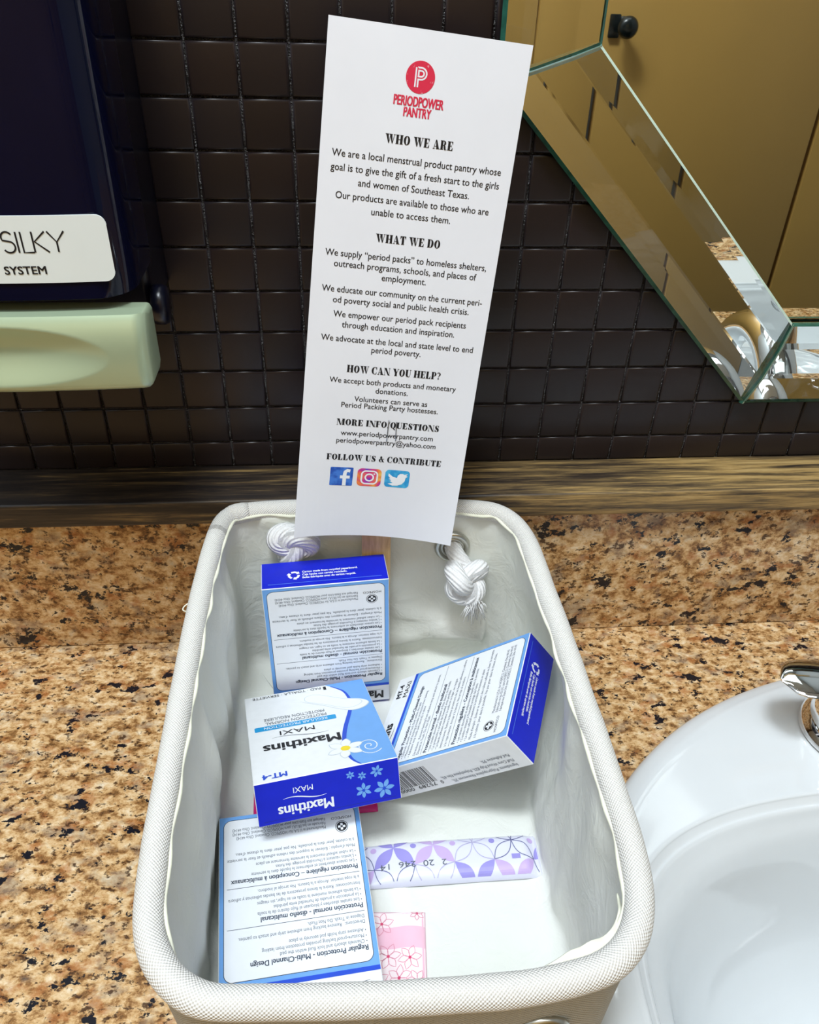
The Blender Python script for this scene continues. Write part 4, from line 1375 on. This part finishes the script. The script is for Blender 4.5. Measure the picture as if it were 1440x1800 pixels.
def make_box():
    root = empty('pad_box')
    body = bevel_box('carton', (0, BW, 0, BH, -BD, 0), M['carton_board'], root, r=0.35, seg=1, smooth=False)
    for face, mp in MAPS.items():
        a = PR[face + '_print'].build(face + '_print', mp, root)
        build_lines(PR[face + '_text'], 'lettering', mp, a)
    # tuck flap of the recycled end, standing a hair proud
    v, f = box_geo(1.2, BW - 1.2, -0.04, -0.03, -BD + 0.2, -BD + 0.3)
    return root
def copy_tree(o, parent=None):
    c = o.copy()
    col.objects.link(c)
    c.parent = parent
    for ch in list(o.children):
        copy_tree(ch, c)
    return c
# pose of the face that shows: rotation (radians), corner (mm); which face shows
POSES = [
    ('back', (1.5418, -0.0107, 0.0763), (24.11, -101.2, 2.6), 'pad box standing upright at the back below the paper card, text upside down'),
    ('front', (-0.4199, -0.0019, 0.1745), (23.4, -206.6, 71.35), 'tilted pad box with white and blue daisy front, propped on the lowest box'),
    ('back', (0.722, 0.0352, -1.9211), (106.6, -97.2, 24.1), 'pad box leaning on the right basket wall with its barcode side showing'),
    ('back', (0.0305, 0.0161, 0.1025), (11.67, -302.31, 28.29), 'pad box lying flat at the front, back text facing up'),
]
proto = make_box()
for i, (face, rot, loc, lab_) in enumerate(POSES):
    o = proto if i == 0 else copy_tree(proto)
    Rm = Euler(rot, 'XYZ').to_matrix().to_4x4()
    Tm = Matrix.Translation(Vector(loc) * MM)
    if face == 'front':      # X = W-u, Y = H-v, Z = n
        L = Matrix(((-1, 0, 0, BW * MM), (0, -1, 0, BH * MM), (0, 0, 1, 0), (0, 0, 0, 1)))
    else:                    # X = u, Y = H-v, Z = -D-n
        L = Matrix(((1, 0, 0, 0), (0, -1, 0, BH * MM), (0, 0, -1, -BD * MM), (0, 0, 0, 1)))
    o.matrix_world = Tm @ Rm @ L
    tag(o, lab_, 'box', 'pad boxes in the basket')

# ------------------------------------------------------------------ sign: printed card stapled to a wooden stick
CW, CH = 93.2, 263.43
sign = empty('printed_sign', (90, -70, 2.2))
tag(sign, 'tall white printed card stapled to a wooden stick standing in the basket', 'sign')
CM = Euler((math.radians(81.26869), math.radians(6.362556), math.radians(0.876962)), 'XYZ').to_matrix()
CP = Vector((42.953, -84.904, 135.208))
def card_bow(x, y):
    k = max(0.0, 1 - y / 120.0) ** 2
    return -7.5 * k * (1 - ((x - CW / 2) / (CW / 2)) ** 2)
def card_map(x, y, z):
    q = CP + CM @ Vector((x, y, card_bow(x, y) + z))
    return (q.x - 90, q.y + 70, q.z - 2.2)
nxc, nyc = 24, 48
V, F = [], []
for z in (0.0, -0.35):
    for j in range(nyc + 1):
        for i in range(nxc + 1):
            V.append(card_map(CW * i / nxc, CH * j / nyc, z))
s_ = nxc + 1
nn = s_ * (nyc + 1)
for j in range(nyc):
    for i in range(nxc):
        a = j * s_ + i
        F.append((a, a + 1, a + s_ + 1, a + s_))
        F.append((nn + a, nn + a + s_, nn + a + s_ + 1, nn + a + 1))
for i in range(nxc):
    F.append((i, nn + i, nn + i + 1, i + 1)); t_ = nyc * s_ + i; F.append((t_, t_ + 1, nn + t_ + 1, nn + t_))
for j in range(nyc):
    a, b = j * s_, (j + 1) * s_
    F.append((a, b, nn + b, nn + a)); a += nxc; b += nxc; F.append((a, nn + a, nn + b, b))
card = mesh_obj('card', V, F, M['card_stock'], sign)
HEADS = [('WHO WE ARE', 30.1, 62.9, 215.5, 4.0), ('WHAT WE DO', 30.3, 63.0, 170.3, 4.0), ('HOW CAN YOU HELP?', 21.9, 72.8, 102.5, 4.0), ('MORE INFO/QUESTIONS', 19.0, 76.3, 72.1, 3.7), ('FOLLOW US & CONTRIBUTE', 15.1, 80.5, 50.7, 3.7)]
LINES = [('We are a local menstrual product pantry whose', 5.8, 87.6, 207.2), ('goal is to give the gift of a fresh start to the girls', 5.7, 87.7, 201.0), ('and women of Southeast Texas.', 19.3, 73.7, 195.0), ('Our products are available to those who are', 9.0, 84.6, 188.6), ('unable to access them.', 26.9, 66.1, 182.6),
         ('We supply “period packs” to homeless shelters,', 6.1, 87.9, 161.7), ('outreach programs, schools, and places of', 10.8, 83.5, 156.6), ('employment.', 35.3, 58.0, 151.7), ('We educate our community on the current peri-', 5.7, 88.6, 144.0), ('od poverty social and public health crisis.', 11.7, 82.4, 138.7),
         ('We empower our period pack recipients', 12.5, 82.0, 131.5), ('through education and inspiration.', 17.3, 76.6, 126.2), ('We advocate at the local and state level to end', 7.1, 87.8, 118.8), ('period poverty.', 33.9, 60.1, 114.1), ('We accept both products and monetary', 13.2, 81.9, 96.4), ('donations.', 38.4, 56.0, 91.8),
         ('Volunteers can serve as', 27.4, 67.5, 86.4), ('Period Packing Party hostesses.', 20.7, 73.9, 82.6), ('www.periodpowerpantry.com', 21.8, 73.4, 66.1), ('periodpowerpantry@yahoo.com', 19.7, 75.6, 61.5)]
for s, a, b, y, cap in HEADS:
    p = Print(); fat_text(p, s, a, b, y, cap, M['ink_black'], 0.12); p.build('heading_text', card_map, card)
for s, a, b, y in LINES:
    p = Print(); p.text(s, a, y, 3.15 if y > 110 else 2.95, M['ink_black'], width=b - a, bold=0.01, z=0.12); p.build('text_line', card_map, card)
p = Print()
RD = M['stamp_red']
p.ell(43.4, 244.3, 6.75, 6.75, RD, 0.1, n=40)
WH = M['card_stock']
for w_, m_, z_ in ((1.9, WH, 0.14), (0.5, RD, 0.17)):
    p.stroke([(41.8, 240.2), (41.8, 248.2)], w_, m_, z_)
    p.stroke([(41.8, 247.6), (43.6, 247.6)] + arc(43.6, 245.8, 1.9, 1.8, 90, -90, 10) + [(41.8, 244.0)], w_, m_, z_ + 0.01)
p.text('PERIODPOWER', 32.3, 232.2, 4.0, RD, width=23.2, bold=0.04, z=0.12)
p.text('PANTRY', 37.4, 227.7, 3.9, RD, width=12.8, bold=0.04, z=0.12)
p.build('stamped_logo', card_map, card)
def plate(p, x0, y0, x1, y1, r, mat, z):
    p.sliced(arc(x1 - r, y1 - r, r, r, 0, 90, 8) + arc(x0 + r, y1 - r, r, r, 90, 180, 8) + arc(x0 + r, y0 + r, r, r, 180, 270, 8) + arc(x1 - r, y0 + r, r, r, 270, 360, 8), mat, z)
def icon(name, draw):
    p = Print(); draw(p); p.build(name, card_map, card)
def fb(p):
    plate(p, 17.9, 34.3, 30.9, 46.1, 0.6, M['ink_icon_navy'], 0.1)
    p.stroke([(29.2, 43.9), (27.6, 44.2), (26.4, 43.2), (26.2, 41.5), (26.2, 39), (26.2, 37), (26.2, 35.5), (26.2, 34.4)], 2.1, M['ink_white'], 0.2); p.sliced([(23.6, 39.0), (29.2, 39.0), (29.2, 40.9), (23.6, 40.9)], M['ink_white'], 0.22)
def ig(p):
    plate(p, 33.4, 34.5, 47.2, 46.0, 2.6, M['ink_icon_sunset'], 0.1)
    rr = lambda x0, y0, x1, y1, r: arc(x1 - r, y1 - r, r, r, 0, 90, 6) + arc(x0 + r, y1 - r, r, r, 90, 180, 6) + arc(x0 + r, y0 + r, r, r, 180, 270, 6) + arc(x1 - r, y0 + r, r, r, 270, 360, 6)
    p.stroke(rr(35.9, 36.2, 44.9, 44.4, 2.4), 0.9, M['ink_white'], 0.14, closed=True)
    p.stroke(arc(40.4, 40.3, 2.3, 2.2, 0, 360, 24)[:-1], 0.9, M['ink_white'], 0.15, closed=True)
    p.ell(43.1, 42.7, 0.5, 0.5, M['ink_white'], 0.15)
def tw(p):
    plate(p, 49.3, 34.9, 63.5, 46.1, 2.2, M['ink_icon_sky'], 0.1)
    bird = [(51.2, 43.9), (53.6, 42.0), (56.3, 41.2), (56.6, 42.8), (57.8, 44.0), (59.4, 44.1), (60.4, 43.6), (62.2, 44.2), (61.4, 42.9), (62.4, 42.6), (61.2, 41.5), (60.9, 39.3), (59.4, 37.3), (57.0, 36.2), (54.0, 36.0), (51.3, 37.1), (54.2, 37.8), (52.2, 39.0), (53.2, 39.3), (51.5, 40.6), (52.5, 40.7), (51.2, 42.2)]
    p.poly(bird, M['ink_white'], 0.24)
icon('thumb_icon', fb); icon('camera_icon', ig); icon('bird_icon', tw)
# wooden stick behind the card
p0, p1 = Vector((91.5, -64.0, 2.4)), Vector((92.0, -68.4, 206.0))
V, F = [], []
rows = [(-0.02, 0.2), (0.0, 0.75), (0.015, 0.95)] + [(0.04 + 0.9 * i / 10, 1.0) for i in range(11)] + [(0.97, 0.95), (0.99, 0.7), (1.0, 0.25)]
for t_, w_ in rows:
    c = p0.lerp(p1, max(0, t_))
    for sx_, sy_ in ((-1, -1), (1, -1), (1, 1), (-1, 1)):
        V.append((c.x + sx_ * 8.9 * w_ - 90, c.y + sy_ * 0.85 + 70, c.z - 2.2))
for i in range(len(rows) - 1):
    for k in range(4):
        j = (k + 1) % 4
        F.append((i * 4 + k, i * 4 + j, i * 4 + 4 + j, i * 4 + 4 + k))
F += [(3, 2, 1, 0), tuple(len(V) - 4 + k for k in range(4))]
stick = mesh_obj('stick', V, F, M['craft_wood'], sign)
recalc(stick)
for a, b in (((47.5, 76.7), (47.6, 63.7)), ((51.8, 75.9), (52.6, 64.6))):
    tube('staple', [Vector(card_map(a[0], a[1], -0.2)), Vector(card_map(a[0], a[1] - 0.4, 0.45)), Vector(card_map(b[0], b[1] + 0.4, 0.45)), Vector(card_map(b[0], b[1], -0.2))], 0.28, M['staple_wire'], sign, n=6)

# ------------------------------------------------------------------ wrapped pads on the basket floor
def packet(name, cx, cy, z0, ang, L, W_, hfun, mat, label, group='wrapped pads loose in the basket'):
    root = empty(name, (cx, cy, z0), (0, 0, ang))
    nx_, ny_ = 64, 36
    V, F = [], []
    for top in (1, 0):
        for j in range(ny_ + 1):
            for i in range(nx_ + 1):
                x, y = -L / 2 + L * i / nx_, -W_ / 2 + W_ * j / ny_
                V.append((x, y, hfun(x, y) if top else 0.0))
    s_ = nx_ + 1; nn = s_ * (ny_ + 1)
    for j in range(ny_):
        for i in range(nx_):
            a = j * s_ + i
            F.append((a, a + 1, a + s_ + 1, a + s_)); F.append((nn + a, nn + a + s_, nn + a + s_ + 1, nn + a + 1))
    for i in range(nx_):
        F.append((i, nn + i, nn + i + 1, i + 1)); t_ = ny_ * s_ + i; F.append((t_, t_ + 1, nn + t_ + 1, nn + t_))
    for j in range(ny_):
        a, b = j * s_, (j + 1) * s_
        F.append((a, b, nn + b, nn + a)); a += nx_; b += nx_; F.append((a, nn + a, nn + b, b))
    mesh_obj('wrapper', V, F, mat, root, smooth=True)
    tag(root, label, 'wrapped pad', group)
    return root
def lens(a, b, bulge_, n=10):
    dx_, dy_ = b[0] - a[0], b[1] - a[1]
    up = [(a[0] + dx_ * t - dy_ * bulge_ * math.sin(math.pi * t), a[1] + dy_ * t + dx_ * bulge_ * math.sin(math.pi * t)) for t in [i / n for i in range(n + 1)]]
    dn = [(a[0] + dx_ * t + dy_ * bulge_ * math.sin(math.pi * t), a[1] + dy_ * t - dx_ * bulge_ * math.sin(math.pi * t)) for t in [1 - i / n for i in range(1, n)]]
    return up + dn
# lilac one, lying across the floor
PL, PW = 104.0, 25.0
def h_lilac(x, y):
    e = max(0.0, 1 - (abs(y) / (PW / 2)) ** 4)
    a = sst(-52, -22, x) * (1 - 0.75 * sst(43, 51, x))
    return 0.5 + 6.2 * (0.18 + 0.82 * a) * math.sqrt(e) + 0.25 * math.sin(x * 0.6) * sst(38, 50, x)
pl = packet('wrapped_pad', 125.5, -213.8, 1.9, 0.012, PL, PW, h_lilac, M['wrap_lilac'], 'long lilac wrapped pad with overlapping petal print across the basket floor')
p = Print()
def subdiv_poly(pr, pts, mat, z):
    pr.poly(pts, mat, z)
g = 22.3
x0, x1, y0, y1 = -PL / 2 + 0.4, PL / 2 - 0.8, -PW / 2 + 0.9, PW / 2 - 0.9
def petal_lens(a, b, kind):
    full = lens(a, b, 0.215)
    q = clip(full, x0, x1, y0, y1)
    if len(q) < 3:
        return
    if kind < 2:      # filled: sliced so that the print follows the puffed surface
        p.sliced(q, M['wrap_violet'] if kind == 0 else M['wrap_mauve'], 0.2, 1.0)
    else:
        h_ = len(full) // 2
        for part in (full[:h_ + 1], full[h_:] + full[:1]):
            part = [c for c in part if x0 < c[0] < x1 and y0 < c[1] < y1]
            if len(part) > 2: p.stroke(part, 0.42, M['wrap_outline'] if kind == 3 else M['wrap_outline_soft'], 0.24)
for ix in range(-1, 5):
    nx0, ny0 = -29.7 + ix * g, 7.6
    for sx_ in (1, -1):
        for sy_ in (1, -1):
            petal_lens((nx0, ny0), (nx0 + sx_ * g / 2, ny0 + sy_ * g / 2), (0, 1, 2, 3)[ix % 4])
        petal_lens((nx0, ny0 - g), (nx0 + sx_ * g / 2, ny0 - g / 2), (3, 2, 0, 1)[ix % 4])
    if x0 + 2 < nx0 + g / 2 < x1 - 2:
        p.ell(nx0 + g / 2, ny0 + 0.3, 1.7, 1.7, M['wrap_violet'] if ix % 2 == 0 else M['wrap_mauve'], 0.26, n=12)
p.build('petal_print', lambda x, y, z: (x, y, h_lilac(x, y) + z), pl)
p = Print()
for s, x, w in (('2', -0.8, 2.6), ('20', -7.8, 6.0), ('246', -17.8, 9.6), ('14', -32.5, 5.0)):
    p.text(s, x, -1.6, 3.3, M['ink_text_grey'], width=w, rot=math.pi, z=0.3)
p.text('1', 40.6, -3.6, 4.6, M['wrap_violet'], width=2.2, rot=math.pi / 2, bold=0.06, z=0.3)
build_lines(p, 'lettering', lambda x, y, z: (x, y, h_lilac(x, y) + z), pl)
# pink one with flower outlines, half under the front box
QL, QW = 42.0, 45.0
def h_pink(x, y):
    e = max(0.0, 1 - (abs(x) / (QL / 2)) ** 6) * max(0.0, 1 - (abs(y) / (QW / 2)) ** 8)
    return 0.25 + (0.35 + 2.6 * sst(1, 12, x)) * math.sqrt(e)
pk = packet('wrapped_pad', 88.5, -262.5, 1.9, -0.06, QL, QW, h_pink, M['wrap_pink'], 'square pink wrapped pad with outlined flowers, half under the front box')
p = Print()
def flower(cx, cy, r, a0):
    for k in range(6):
        a = a0 + k * math.pi / 3
        n_ = 7
        up = [(r * (0.08 + 0.92 * i / n_), r * 0.26 * math.sin(math.pi * (i / n_) ** 0.9)) for i in range(n_ + 1)]
        pts = up + [(x, -y) for x, y in up[-2:0:-1]]
        P_ = [(cx + x * math.cos(a) - y * math.sin(a), cy + x * math.sin(a) + y * math.cos(a)) for x, y in pts]
        P_ = [(max(-20.4, min(20.4, x)), max(-21.9, min(21.9, y))) for x, y in P_]
        p.stroke(P_, 0.32, M['wrap_pink_line'], 0.16, closed=True)
    if abs(cx) < 20.4 and abs(cy) < 21.9:
        p.ell(cx, cy, 0.75, 0.75, M['wrap_rose_dot'], 0.2, n=10)
def band(y0_, y1_):
    for i in range(20):
        for j in range(6):
            xa, xb = -20.4 + 2.04 * i, -20.4 + 2.04 * (i + 1)
            ya, yb_ = y0_ + (y1_ - y0_) * j / 6, y0_ + (y1_ - y0_) * (j + 1) / 6
            p.rect(xa, ya, xb, yb_, M['wrap_blush'], 0.1)
band(14.0, 21.9); band(-21.9, 3.0)
for cx, cy, r, a0 in ((-2, 16.0, 6.4, .3), (16.5, 21, 4, .5), (1.5, -0.5, 6.6, .1), (12.5, -2.0, 6.2, .2), (7, -11.5, 6.4, .4), (16, -13, 5.5, .0), (-4, -12.5, 6.4, .5), (1, -21, 6, .2), (12, -21.5, 5.5, .3), (-14, -4, 6.4, .1), (-15, -16, 6, .4)):
    flower(cx, cy, r, a0)
p.build('flower_print', lambda x, y, z: (x, y, h_pink(x, y) + z), pk)
# magenta one under the tilted box
def h_mag(x, y):
    e = max(0.0, 1 - (abs(x) / 36.5) ** 8) * max(0.0, 1 - (abs(y) / 11) ** 4)
    return 0.4 + 4.5 * math.sqrt(e) * (0.6 + 0.4 * math.cos(x * 0.06))
packet('wrapped_pad', 51.5, -170.0, 1.9, 0.05, 73, 22, h_mag, M['wrap_magenta'], 'bright magenta wrapped pad mostly hidden under the tilted daisy box')
